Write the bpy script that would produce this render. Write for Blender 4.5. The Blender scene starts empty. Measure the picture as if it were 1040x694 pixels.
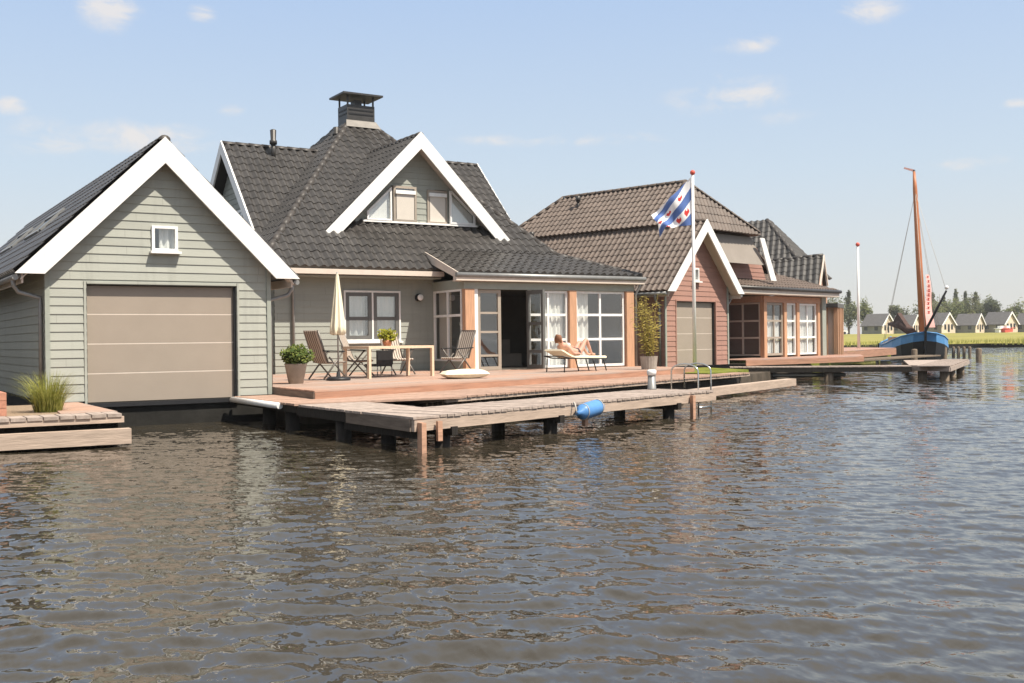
import bpy, bmesh, math, random
import numpy as np
from mathutils import Vector, Matrix
random.seed(7); rng = np.random.RandomState(11)
R = math.radians
SC = bpy.context.scene
COL = SC.collection
V = Vector

# ------------------------------------------------------------------ materials
def nt_new(name):
    m = bpy.data.materials.new(name); m.use_nodes = True
    return m, m.node_tree, m.node_tree.nodes['Principled BSDF']
def N(nt, t, **kw):
    n = nt.nodes.new(t)
    for k, v in kw.items():
        if k.startswith('i_'):
            key = k[2:]
            key = int(key) if key.isdigit() else key.replace('_', ' ')
            n.inputs[key].default_value = v
        else: setattr(n, k, v)
    return n
def LK(nt, a, b): nt.links.new(a, b)
def math_n(nt, op, a, b=None, c=None):
    n = nt.nodes.new('ShaderNodeMath'); n.operation = op
    for i, x in enumerate((a, b, c)):
        if x is None: continue
        if isinstance(x, (int, float)): n.inputs[i].default_value = x
        else: nt.links.new(x, n.inputs[i])
    return n.outputs[0]
def mixc(nt, fac, a, b):
    n = nt.nodes.new('ShaderNodeMix'); n.data_type = 'RGBA'
    for i, x in ((0, fac), (6, a), (7, b)):
        if isinstance(x, (int, float)): n.inputs[i].default_value = x
        elif isinstance(x, tuple): n.inputs[i].default_value = (*x, 1) if len(x) == 3 else x
        else: nt.links.new(x, n.inputs[i])
    return n.outputs[2]
def mat(name, c, rough=.6, var=.12, scale=6., stretch=(1, 1, 1), bump=0., spec=.35, metal=0., c2=None, bscale=None, detail=5):
    """painted / plain surface with uneven tone and a little relief"""
    m, nt, b = nt_new(name)
    geo = N(nt, 'ShaderNodeTexCoord')
    mp = N(nt, 'ShaderNodeMapping'); mp.inputs['Scale'].default_value = stretch
    LK(nt, geo.outputs['Object'], mp.inputs[0])
    nz = N(nt, 'ShaderNodeTexNoise', i_Scale=scale, i_Detail=detail, i_Roughness=.6)
    LK(nt, mp.outputs[0], nz.inputs['Vector'])
    lo = tuple(x*(1-var) for x in c); hi = tuple(min(1, x*(1+var)) for x in (c2 or c))
    rmp = N(nt, 'ShaderNodeMapRange', i_1=.3, i_2=.7); LK(nt, nz.outputs['Fac'], rmp.inputs[0])
    LK(nt, mixc(nt, rmp.outputs[0], lo, hi), b.inputs['Base Color'])
    b.inputs['Roughness'].default_value = rough; b.inputs['Metallic'].default_value = metal
    b.inputs['Specular IOR Level'].default_value = spec
    if bump:
        nb = N(nt, 'ShaderNodeTexNoise', i_Scale=bscale or scale*3, i_Detail=6.)
        LK(nt, mp.outputs[0], nb.inputs['Vector'])
        bp = N(nt, 'ShaderNodeBump', i_Strength=bump, i_Distance=.02)
        LK(nt, nb.outputs['Fac'], bp.inputs['Height']); LK(nt, bp.outputs[0], b.inputs['Normal'])
    return m
def siding_mat(name, c, pitch, zoff):
    """each board its own slight tone, with long horizontal weathering"""
    m, nt, b = nt_new(name)
    g = N(nt, 'ShaderNodeNewGeometry')
    sx = N(nt, 'ShaderNodeSeparateXYZ'); LK(nt, g.outputs['Position'], sx.inputs[0])
    fl = math_n(nt, 'FLOOR', math_n(nt, 'DIVIDE', math_n(nt, 'SUBTRACT', sx.outputs[2], zoff), pitch))
    wn = N(nt, 'ShaderNodeTexWhiteNoise', noise_dimensions='1D'); LK(nt, fl, wn.inputs['W'])
    mp = N(nt, 'ShaderNodeMapping'); mp.inputs['Scale'].default_value = (1, 1, 9); LK(nt, g.outputs['Position'], mp.inputs[0])
    nz = N(nt, 'ShaderNodeTexNoise', i_Scale=1.1, i_Detail=6., i_Roughness=.65); LK(nt, mp.outputs[0], nz.inputs['Vector'])
    f = math_n(nt, 'ADD', math_n(nt, 'MULTIPLY', wn.outputs[0], .35), math_n(nt, 'MULTIPLY', nz.outputs['Fac'], .75))
    base = mixc(nt, f, tuple(x*.84 for x in c), tuple(x*1.12 for x in c))
    # butt joints between board lengths, and a few rain streaks
    along = math_n(nt, 'ADD', sx.outputs[0], math_n(nt, 'MULTIPLY', wn.outputs[0], 7.))
    jf = math_n(nt, 'LESS_THAN', math_n(nt, 'FRACT', math_n(nt, 'DIVIDE', along, 3.4)), .0035)
    m5 = N(nt, 'ShaderNodeMapping'); m5.inputs['Scale'].default_value = (5, 5, .35); LK(nt, g.outputs['Position'], m5.inputs[0])
    n5 = N(nt, 'ShaderNodeTexNoise', i_Scale=1.2, i_Detail=5., i_Roughness=.6); LK(nt, m5.outputs[0], n5.inputs['Vector'])
    r5 = N(nt, 'ShaderNodeMapRange', i_1=.52, i_2=.75, i_3=0., i_4=.28); LK(nt, n5.outputs['Fac'], r5.inputs[0])
    base = mixc(nt, r5.outputs[0], base, tuple(x*.55 for x in c))
    LK(nt, mixc(nt, math_n(nt, 'MULTIPLY', jf, .25), base, tuple(x*.25 for x in c)), b.inputs['Base Color'])
    b.inputs['Roughness'].default_value = .62; b.inputs['Specular IOR Level'].default_value = .3
    nb = N(nt, 'ShaderNodeTexNoise', i_Scale=8., i_Detail=6.); LK(nt, mp.outputs[0], nb.inputs['Vector'])
    bp = N(nt, 'ShaderNodeBump', i_Strength=.25, i_Distance=.006); LK(nt, nb.outputs['Fac'], bp.inputs['Height']); LK(nt, bp.outputs[0], b.inputs['Normal'])
    return m
def tile_mat(name, c, var=.35, rough=.45):
    m, nt, b = nt_new(name)
    uv = N(nt, 'ShaderNodeUVMap'); uv.uv_map = 'UVMap'
    sp = N(nt, 'ShaderNodeSeparateXYZ'); LK(nt, uv.outputs[0], sp.inputs[0])
    cb = N(nt, 'ShaderNodeCombineXYZ')
    LK(nt, math_n(nt, 'FLOOR', sp.outputs[0]), cb.inputs[0]); LK(nt, math_n(nt, 'FLOOR', sp.outputs[1]), cb.inputs[1])
    wn = N(nt, 'ShaderNodeTexWhiteNoise', noise_dimensions='2D'); LK(nt, cb.outputs[0], wn.inputs['Vector'])
    g = N(nt, 'ShaderNodeNewGeometry')
    nz = N(nt, 'ShaderNodeTexNoise', i_Scale=1.3, i_Detail=7., i_Roughness=.7); LK(nt, g.outputs['Position'], nz.inputs['Vector'])
    f = math_n(nt, 'ADD', math_n(nt, 'MULTIPLY', wn.outputs[0], .5), math_n(nt, 'MULTIPLY', nz.outputs['Fac'], .6))
    base = mixc(nt, f, tuple(x*(1-var) for x in c), tuple(x*(1+var) for x in c))
    n7 = N(nt, 'ShaderNodeTexNoise', i_Scale=5.5, i_Detail=8., i_Roughness=.75); LK(nt, g.outputs['Position'], n7.inputs['Vector'])
    r7 = N(nt, 'ShaderNodeMapRange', i_1=.57, i_2=.72, i_3=0., i_4=.38); LK(nt, n7.outputs['Fac'], r7.inputs[0])
    LK(nt, mixc(nt, r7.outputs[0], base, tuple((.5*x+.04) for x in c)), b.inputs['Base Color'])
    b.inputs['Roughness'].default_value = rough; b.inputs['Specular IOR Level'].default_value = .4
    n2 = N(nt, 'ShaderNodeTexNoise', i_Scale=30., i_Detail=4.); LK(nt, g.outputs['Position'], n2.inputs['Vector'])
    bp = N(nt, 'ShaderNodeBump', i_Strength=.2, i_Distance=.01); LK(nt, n2.outputs['Fac'], bp.inputs['Height']); LK(nt, bp.outputs[0], b.inputs['Normal'])
    return m
def deck_mat(name, c, ang, width, gap=.06, var=.2, gray=None):
    """planks lying along the direction ang (world), each with its own tone and grain"""
    m, nt, b = nt_new(name)
    g = N(nt, 'ShaderNodeNewGeometry')
    mp = N(nt, 'ShaderNodeMapping'); mp.vector_type = 'POINT'; mp.inputs['Rotation'].default_value = (0, 0, -ang)
    LK(nt, g.outputs['Position'], mp.inputs[0])
    s = N(nt, 'ShaderNodeSeparateXYZ'); LK(nt, mp.outputs[0], s.inputs[0])
    q = math_n(nt, 'DIVIDE', s.outputs[1], width)
    wn = N(nt, 'ShaderNodeTexWhiteNoise', noise_dimensions='1D'); LK(nt, math_n(nt, 'FLOOR', q), wn.inputs['W'])
    m2 = N(nt, 'ShaderNodeMapping'); m2.inputs['Scale'].default_value = (1.2, 14, 6); LK(nt, mp.outputs[0], m2.inputs[0])
    nz = N(nt, 'ShaderNodeTexNoise', i_Scale=1.5, i_Detail=7., i_Roughness=.65); LK(nt, m2.outputs[0], nz.inputs['Vector'])
    n3 = N(nt, 'ShaderNodeTexNoise', i_Scale=.9, i_Detail=4.); LK(nt, mp.outputs[0], n3.inputs['Vector'])
    f = math_n(nt, 'ADD', math_n(nt, 'MULTIPLY', wn.outputs[0], .45), math_n(nt, 'MULTIPLY', nz.outputs['Fac'], .6))
    base = mixc(nt, f, tuple(x*(1-var*1.3) for x in c), tuple(min(1, x*(1+var)) for x in c))
    r3 = N(nt, 'ShaderNodeMapRange', i_1=.4, i_2=.65, i_3=0., i_4=.6); LK(nt, n3.outputs['Fac'], r3.inputs[0])
    base = mixc(nt, r3.outputs[0], base, gray or tuple(sum(c)/3*k for k in (1.05, 1, .93)))
    LK(nt, base, b.inputs['Base Color'])
    fr = math_n(nt, 'FRACT', q)
    edge = math_n(nt, 'MULTIPLY', math_n(nt, 'GREATER_THAN', fr, gap*.5), math_n(nt, 'LESS_THAN', fr, 1-gap*.5))
    h = math_n(nt, 'ADD', math_n(nt, 'MULTIPLY', edge, 1.), math_n(nt, 'MULTIPLY', nz.outputs['Fac'], .25))
    bp = N(nt, 'ShaderNodeBump', i_Strength=.7, i_Distance=.012); LK(nt, h, bp.inputs['Height']); LK(nt, bp.outputs[0], b.inputs['Normal'])
    b.inputs['Roughness'].default_value = .72; b.inputs['Specular IOR Level'].default_value = .25
    return m
def glass_mat(name, tint=(.95, .97, .97), refl=1.0):
    m = bpy.data.materials.new(name); m.use_nodes = True; nt = m.node_tree
    for n in list(nt.nodes): nt.nodes.remove(n)
    o = N(nt, 'ShaderNodeOutputMaterial'); mx = N(nt, 'ShaderNodeMixShader')
    t = N(nt, 'ShaderNodeBsdfTransparent', i_Color=(*tint, 1)); gl = N(nt, 'ShaderNodeBsdfGlossy', i_Roughness=.01)
    gl.inputs['Color'].default_value = (.97, .98, 1, 1)
    ge = N(nt, 'ShaderNodeNewGeometry'); dt = N(nt, 'ShaderNodeVectorMath', operation='DOT_PRODUCT'); LK(nt, ge.outputs['Normal'], dt.inputs[0]); LK(nt, ge.outputs['Incoming'], dt.inputs[1])
    c1 = math_n(nt, 'SUBTRACT', 1., math_n(nt, 'ABSOLUTE', dt.outputs['Value']))
    sch = math_n(nt, 'ADD', math_n(nt, 'MULTIPLY', math_n(nt, 'POWER', c1, 5.), .82), .18)   # double glazing: about twice one pane
    nz = N(nt, 'ShaderNodeTexNoise', i_Scale=.9, i_Detail=1.); bp = N(nt, 'ShaderNodeBump', i_Strength=.05, i_Distance=.05)
    tc = N(nt, 'ShaderNodeTexCoord'); LK(nt, tc.outputs['Object'], nz.inputs['Vector'])
    LK(nt, nz.outputs['Fac'], bp.inputs['Height']); LK(nt, bp.outputs[0], gl.inputs['Normal'])
    LK(nt, math_n(nt, 'MINIMUM', math_n(nt, 'MULTIPLY', sch, refl), 1.), mx.inputs[0])
    LK(nt, t.outputs[0], mx.inputs[1]); LK(nt, gl.outputs[0], mx.inputs[2]); LK(nt, mx.outputs[0], o.inputs[0])
    return m
def leaf_mat(name, c, c2, sc=9.):
    m, nt, b = nt_new(name)
    g = N(nt, 'ShaderNodeNewGeometry')
    wn = N(nt, 'ShaderNodeTexNoise', i_Scale=sc, i_Detail=2.); LK(nt, g.outputs['Position'], wn.inputs['Vector'])
    rp = N(nt, 'ShaderNodeValToRGB'); rp.color_ramp.elements[0].position = .35; rp.color_ramp.elements[1].position = .68
    rp.color_ramp.elements[0].color = (*c, 1); rp.color_ramp.elements[1].color = (*c2, 1)
    f = math_n(nt, 'ADD', math_n(nt, 'MULTIPLY', wn.outputs['Fac'], .7), math_n(nt, 'MULTIPLY', g.outputs['Random Per Island'], .3))
    LK(nt, f, rp.inputs[0]); LK(nt, rp.outputs[0], b.inputs['Base Color'])
    b.inputs['Roughness'].default_value = .6; b.inputs['Specular IOR Level'].default_value = .25
    tr = N(nt, 'ShaderNodeBsdfTranslucent'); LK(nt, rp.outputs[0], tr.inputs[0])
    mx = N(nt, 'ShaderNodeMixShader', i_0=.3); out = nt.nodes['Material Output']
    LK(nt, b.outputs[0], mx.inputs[1]); LK(nt, tr.outputs[0], mx.inputs[2]); LK(nt, mx.outputs[0], out.inputs[0])
    return m
def fabric_stripe(name, a, bcol, freq, axis=0):
    m, nt, b = nt_new(name)
    tc = N(nt, 'ShaderNodeUVMap'); tc.uv_map = 'UVMap'
    s = N(nt, 'ShaderNodeSeparateXYZ'); LK(nt, tc.outputs[0], s.inputs[0])
    fr = math_n(nt, 'FRACT', math_n(nt, 'MULTIPLY', s.outputs[axis], freq))
    st = math_n(nt, 'GREATER_THAN', fr, .58)
    LK(nt, mixc(nt, st, a, bcol), b.inputs['Base Color']); b.inputs['Roughness'].default_value = .9; b.inputs['Specular IOR Level'].default_value = .1
    return m

SAGE = siding_mat('sage_siding', (.362, .37, .328), .155, .49)
SAGE2 = siding_mat('sage_siding_house', (.31, .322, .286), .178, .5)
RED = siding_mat('red_brown_siding', (.35, .195, .155), .165, .5)
WHITE = mat('white_paint', (.80, .79, .77), .45, .09, 2.2, (3, 3, .8), spec=.4)
CREAM = mat('cream_trim', (.60, .52, .45), .5, .06, 4)
TRIM = mat('grey_green_trim', (.30, .32, .28), .55, .07, 4)
TAUPE = mat('taupe_panel', (.32, .268, .22), .5, .035, 2, bump=.05, bscale=40)
CONC = mat('dark_concrete', (.016, .015, .013), .9, .35, 2.5, bump=.5)
TILE = tile_mat('anthracite_tile', (.052, .0475, .0445), .35, .36)
TILEB = tile_mat('brown_tile', (.122, .091, .074), .32, .5)
CAP = mat('ridge_cap', (.055, .048, .044), .5, .25, 5, bump=.2)
CAPB = mat('brown_ridge_cap', (.10, .075, .06), .55, .25, 5)
ZINC = mat('zinc', (.26, .26, .255), .45, .15, 5, metal=.4)
LEAD = mat('lead_flashing', (.20, .185, .17), .5, .15, 4, metal=.2)
SHEET = mat('dark_metal_sheet', (.062, .058, .055), .4, .15, 4, metal=.3)
BLACK = mat('black_plastic', (.02, .02, .022), .45, .2, 8)
CEDAR = mat('cedar_post', (.50, .285, .175), .55, .18, 3, (9, 9, .7), .15)
CEDARL = mat('light_cedar', (.48, .28, .19), .6, .2, 3, (1, 9, 9), .2)
FRAMEG = mat('grey_frame', (.13, .13, .125), .5, .06, 4)
FRAMEB = mat('taupe_frame', (.34, .29, .24), .5, .06, 4)
GLASS = glass_mat('window_glass'); 
GLASSD = glass_mat('tinted_glass', (.55, .6, .6), 1.3)
CURT = mat('sheer_curtain', (.80, .79, .75), .9, .06, 3, (14, 14, .3), .6, spec=.1)
BLIND = mat('roller_blind', (.60, .55, .49), .9, .04, 3, spec=.1)
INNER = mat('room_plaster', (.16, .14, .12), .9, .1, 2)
TERR = deck_mat('terrace_deck', (.42, .262, .195), R(21), .145)
FASC = mat('terrace_fascia', (.36, .195, .13), .65, .22, 2.2, (.6, .6, 9), .25)
FASCD = mat('grey_board', (.16, .125, .10), .75, .3, 2.2, (1, 1, 9), .3)
PLANK = mat('weathered_plank', (.31, .25, .212), .75, .22, 2.0, (4, 4, 4), .3, c2=(.38, .31, .27))
PLANKR = mat('red_plank', (.38, .25, .19), .72, .22, 2.0, (4, 4, 4), .3)
BEAM = mat('pale_beam', (.42, .325, .26), .7, .2, 2.2, (1, 1, 8), .3)
PILE = mat('dark_pile', (.020, .016, .013), .8, .4, 5, (3, 3, .8), .5)
OLDW = mat('old_mooring_wood', (.17, .13, .095), .85, .35, 6, (4, 4, .8), .5)
PALEW = mat('pale_table_wood', (.66, .50, .36), .5, .12, 3, (6, 6, 6), .1)
GRAVEL = mat('gravel', (.30, .22, .15), .9, .45, 40, bump=.8)
BRICK = mat('clay_block', (.42, .20, .135), .8, .2, 10, bump=.3)
POT = mat('grey_pot', (.33, .29, .25), .7, .2, 4, bump=.2)
CLAY = mat('terracotta', (.45, .19, .11), .75, .15, 6)
STEEL = mat('stainless', (.62, .62, .60), .22, .05, 5, metal=1.)
BLUEF = mat('blue_fender', (.09, .24, .52), .4, .12, 4)
CLOTH = mat('cream_canvas', (.80, .73, .56), .9, .06, 4, (6, 6, 1), .3, spec=.1)
ROPE = mat('rope', (.45, .42, .38), .9, .1, 8)
ALU = mat('grey_chair_tube', (.17, .155, .14), .4, .1, 4, metal=.3)
STRIPE = fabric_stripe('striped_cushion', (.52, .44, .37), (.14, .115, .10), 6.5)
LEAFY = leaf_mat('yellow_green_leaf', (.16, .17, .015), (.40, .38, .04), 14)
LEAFG = leaf_mat('shrub_leaf', (.06, .10, .02), (.22, .25, .06), 16)
LEAFB = leaf_mat('bamboo_leaf', (.20, .17, .03), (.46, .36, .09), 14)
GRASSB = leaf_mat('grass_blade', (.17, .19, .03), (.46, .45, .13), 10)
TREED = leaf_mat('dark_tree_leaf', (.04, .055, .025), (.10, .11, .045), .7)
TREEM = leaf_mat('mid_tree_leaf', (.085, .11, .035), (.20, .205, .07), .6)
TREEP = leaf_mat('poplar_leaf', (.065, .08, .035), (.15, .155, .065), .6)
BARK = mat('bark', (.12, .09, .07), .9, .3, 5, (3, 3, .6), .4)
SKIN = mat('skin', (.56, .31, .23), .55, .08, 6)
HAIR = mat('auburn_hair', (.20, .085, .04), .6, .2, 20, (8, 8, 1), .3)
BIK = mat('pale_pink_bikini', (.82, .70, .70), .8, .05, 8)
BIKD = mat('dark_bikini', (.06, .045, .05), .8, .05, 8)
FLB = mat('flag_blue', (.11, .18, .42), .85, .05, 4, spec=.1)
FLW = mat('flag_white', (.85, .84, .84), .85, .03, 4, spec=.1)
FLR = mat('flag_red', (.62, .06, .055), .85, .05, 4, spec=.1)
REDB = mat('red_paint', (.60, .10, .07), .5, .06, 4)
HULLB = mat('black_hull', (.012, .012, .014), .5, .3, 2)
HULLBL = mat('blue_topside', (.07, .23, .48), .45, .12, 2)
MAST = mat('varnished_spar', (.46, .17, .075), .4, .15, 2, (3, 3, .5))
SAILB = mat('brown_sail_cover', (.085, .05, .042), .9, .2, 3)
PENN = mat('pink_pennant', (.74, .42, .38), .85, .05, 4)
WALLP = mat('far_wall', (.62, .52, .42), .8, .12, 1)
WALLG = mat('far_grey_wall', (.22, .22, .20), .8, .12, 1)
ROOFF = mat('far_roof', (.10, .095, .095), .6, .2, 2)
DARKG = mat('dark_window', (.03, .035, .04), .15, .1, 2, spec=.6)
AWN = mat('grey_screen', (.27, .235, .205), .7, .06, 2, bump=.1)

# ------------------------------------------------------------------ mesh builder
class G:
    def __init__(s): s.v = []; s.f = []; s.sm = []; s.uv = None; s.mi = []
    def add(s, vs, fs, smooth=False, mi=0):
        n = len(s.v); s.v += [tuple(p) for p in vs]
        for f in fs: s.f.append(tuple(n+i for i in f)); s.sm.append(smooth); s.mi.append(mi)
        return s
    def box(s, a, b, M=None):
        x0, y0, z0 = a; x1, y1, z1 = b
        vs = [V(p) for p in ((x0,y0,z0),(x1,y0,z0),(x1,y1,z0),(x0,y1,z0),(x0,y0,z1),(x1,y0,z1),(x1,y1,z1),(x0,y1,z1))]
        if M is not None: vs = [M @ p for p in vs]
        return s.add(vs, [(0,3,2,1),(4,5,6,7),(0,1,5,4),(1,2,6,5),(2,3,7,6),(3,0,4,7)])
    def bar(s, p, q, w, h, up=(0, 0, 1)):
        """rectangular bar from p to q: w across, h along up"""
        p, q = V(p), V(q); d = (q-p).normalized(); up = V(up)
        if abs(d.dot(up)) > .98: up = V((1, 0, 0))
        a = d.cross(up).normalized(); u = a.cross(d).normalized()
        vs = [c + a*(i*w/2) + u*(j*h/2) for c in (p, q) for i, j in ((-1,-1),(1,-1),(1,1),(-1,1))]
        return s.add(vs, [(0,1,2,3),(7,6,5,4),(0,4,5,1),(1,5,6,2),(2,6,7,3),(3,7,4,0)])
    def tube(s, pts, r, n=8, cap=True):
        pts = [V(p) for p in pts]; rs = r if isinstance(r, (list, tuple)) else [r]*len(pts)
        vs = []; ref = None
        for i, p in enumerate(pts):
            d = (pts[min(i+1, len(pts)-1)] - pts[max(i-1, 0)]).normalized()
            if ref is None:
                ref = d.cross(V((0, 0, 1)));
                if ref.length < .05: ref = d.cross(V((1, 0, 0)))
            a = (ref - d*ref.dot(d)).normalized(); ref = a; b = d.cross(a)
            vs += [p + (a*math.cos(t) + b*math.sin(t))*rs[i] for t in (2*math.pi*k/n for k in range(n))]
        fs = [(i*n+k, i*n+(k+1) % n, (i+1)*n+(k+1) % n, (i+1)*n+k) for i in range(len(pts)-1) for k in range(n)]
        s.add(vs, fs, True)
        if cap:
            m = len(s.v)-len(vs); s.f.append(tuple(m+k for k in reversed(range(n)))); s.sm.append(False); s.mi.append(0)
            s.f.append(tuple(m+(len(pts)-1)*n+k for k in range(n))); s.sm.append(False); s.mi.append(0)
        return s
    def lathe(s, prof, c=(0, 0, 0), n=20, smooth=True):
        c = V(c); vs = [c + V((r*math.cos(2*math.pi*k/n), r*math.sin(2*math.pi*k/n), z)) for r, z in prof for k in range(n)]
        fs = [(i*n+k, i*n+(k+1) % n, (i+1)*n+(k+1) % n, (i+1)*n+k) for i in range(len(prof)-1) for k in range(n)]
        return s.add(vs, fs, smooth)
    def prism(s, poly, off):
        """polygon (3D points) extruded by the vector off"""
        a = [V(p) for p in poly]; b = [p + V(off) for p in a]; n = len(a)
        return s.add(a+b, [tuple(reversed(range(n))), tuple(range(n, 2*n))] + [(i, (i+1) % n, n+(i+1) % n, n+i) for i in range(n)])
    def ball(s, c, r, n=10, m=7):
        c = V(c); r = V((r, r, r)) if isinstance(r, (int, float)) else V(r)
        vs = [c + V((r.x*math.sin(math.pi*i/m)*math.cos(2*math.pi*k/n), r.y*math.sin(math.pi*i/m)*math.sin(2*math.pi*k/n), r.z*math.cos(math.pi*i/m))) for i in range(m+1) for k in range(n)]
        return s.add(vs, [(i*n+k, (i+1)*n+k, (i+1)*n+(k+1) % n, i*n+(k+1) % n) for i in range(m) for k in range(n)], True)
    def build(s, name, m, parent=None, world=True, fix=True):
        me = bpy.data.meshes.new(name)
        W = parent_world(parent).inverted() if (parent is not None and world) else None
        vs = [W @ V(p) for p in s.v] if W is not None else s.v
        me.from_pydata([tuple(p) for p in vs], [], s.f)
        if s.uv is not None:
            ul = me.uv_layers.new(name='UVMap'); ul.data.foreach_set('uv', [c for f in s.f for i in f for c in s.uv[i]])
        me.polygons.foreach_set('use_smooth', s.sm)
        ms = m if isinstance(m, (list, tuple)) else [m]
        for x in ms: me.materials.append(x)
        if len(ms) > 1: me.polygons.foreach_set('material_index', s.mi)
        if fix:
            bm = bmesh.new(); bm.from_mesh(me); bmesh.ops.recalc_face_normals(bm, faces=bm.faces); bm.to_mesh(me); bm.free()
        me.update()
        o = bpy.data.objects.new(name, me); COL.objects.link(o)
        if parent is not None: o.parent = parent
        return o
def parent_world(o):
    Mx = Matrix.Identity(4)
    while o is not None: Mx = o.matrix_basis @ Mx; o = o.parent
    return Mx
def tag(o, label, cat, group=None, kind=None):
    if label: o['label'] = label
    if cat: o['category'] = cat
    if group: o['group'] = group
    if kind: o['kind'] = kind
    return o
def thing(name, label, cat, loc=(0, 0, 0), rz=0., group=None):
    o = bpy.data.objects.new(name, None); COL.objects.link(o); o.empty_display_size = .2
    o.matrix_basis = Matrix.Translation(V(loc)) @ Matrix.Rotation(rz, 4, 'Z')
    return tag(o, label, cat, group)
def struct(o): o['kind'] = 'structure'; return o
def kids(o): return [c for c in bpy.data.objects if c.parent == o]
def dup(o, loc, rz, label, parent=None, scale=1.):
    c = o.copy(); COL.objects.link(c)
    if parent is not None: c.parent = parent
    else:
        c.matrix_basis = Matrix.Translation(V(loc)) @ Matrix.Rotation(rz, 4, 'Z') @ Matrix.Scale(scale, 4); c['label'] = label
    for k in kids(o): dup(k, None, 0, None, c)
    return c

# ---- boarded wall: horizontal lapped boards on a plane, clipped to a convex outline, openings left out
def clip(poly, a, b, c):           # keep a*x+b*y<=c
    out = []
    for i, p in enumerate(poly):
        q = poly[(i+1) % len(poly)]; fp = a*p[0]+b*p[1]-c; fq = a*q[0]+b*q[1]-c
        if fp <= 0: out.append(p)
        if fp*fq < 0: t = fp/(fp-fq); out.append((p[0]+(q[0]-p[0])*t, p[1]+(q[1]-p[1])*t))
    return out
def siding(g, org, ux, nrm, poly, holes=(), pitch=.155, z0=.49, lip=.015):
    org, ux, nrm = V(org), V(ux).normalized(), V(nrm).normalized()
    area = sum(poly[i][0]*poly[(i+1) % len(poly)][1]-poly[(i+1) % len(poly)][0]*poly[i][1] for i in range(len(poly)))
    if area < 0: poly = poly[::-1]
    zs = [p[1] for p in poly]; k = math.floor((min(zs)-z0)/pitch)
    us = sorted({min(p[0] for p in poly), max(p[0] for p in poly), *[h[0] for h in holes], *[h[2] for h in holes]})
    def put(r, za):
        for i, p in enumerate(poly):
            q = poly[(i+1) % len(poly)]; a, b = q[1]-p[1], -(q[0]-p[0]); r = clip(r, a, b, a*p[0]+b*p[1])
            if len(r) < 3: return
        pts = [org + ux*u + V((0, 0, z)) + nrm*(lip*(1-(z-za)/pitch)) for u, z in r]
        g.add(pts, [tuple(range(len(pts)))])
        lo = [(u, z) for u, z in r if z < za+1e-4]
        if len(lo) >= 2:
            lo.sort(); (u1, z1), (u2, z2) = lo[0], lo[-1]; b1 = org+ux*u1+V((0, 0, za)); b2 = org+ux*u2+V((0, 0, za))
            g.add([b1, b2, b2+nrm*lip, b1+nrm*lip], [(0, 1, 2, 3)])
    while z0+k*pitch < max(zs):
        za, zb = z0+k*pitch, z0+(k+1)*pitch
        for u1, u2 in zip(us, us[1:]):
            cuts = sorted({za, zb, *[h[1] for h in holes if za < h[1] < zb], *[h[3] for h in holes if za < h[3] < zb]})
            for c1, c2 in zip(cuts, cuts[1:]):
                mu, mz = (u1+u2)/2, (c1+c2)/2
                if any(h[0] < mu < h[2] and h[1] < mz < h[3] for h in holes): continue
                put([(u1, c1), (u2, c1), (u2, c2), (u1, c2)], za)
        k += 1
    return g
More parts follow.
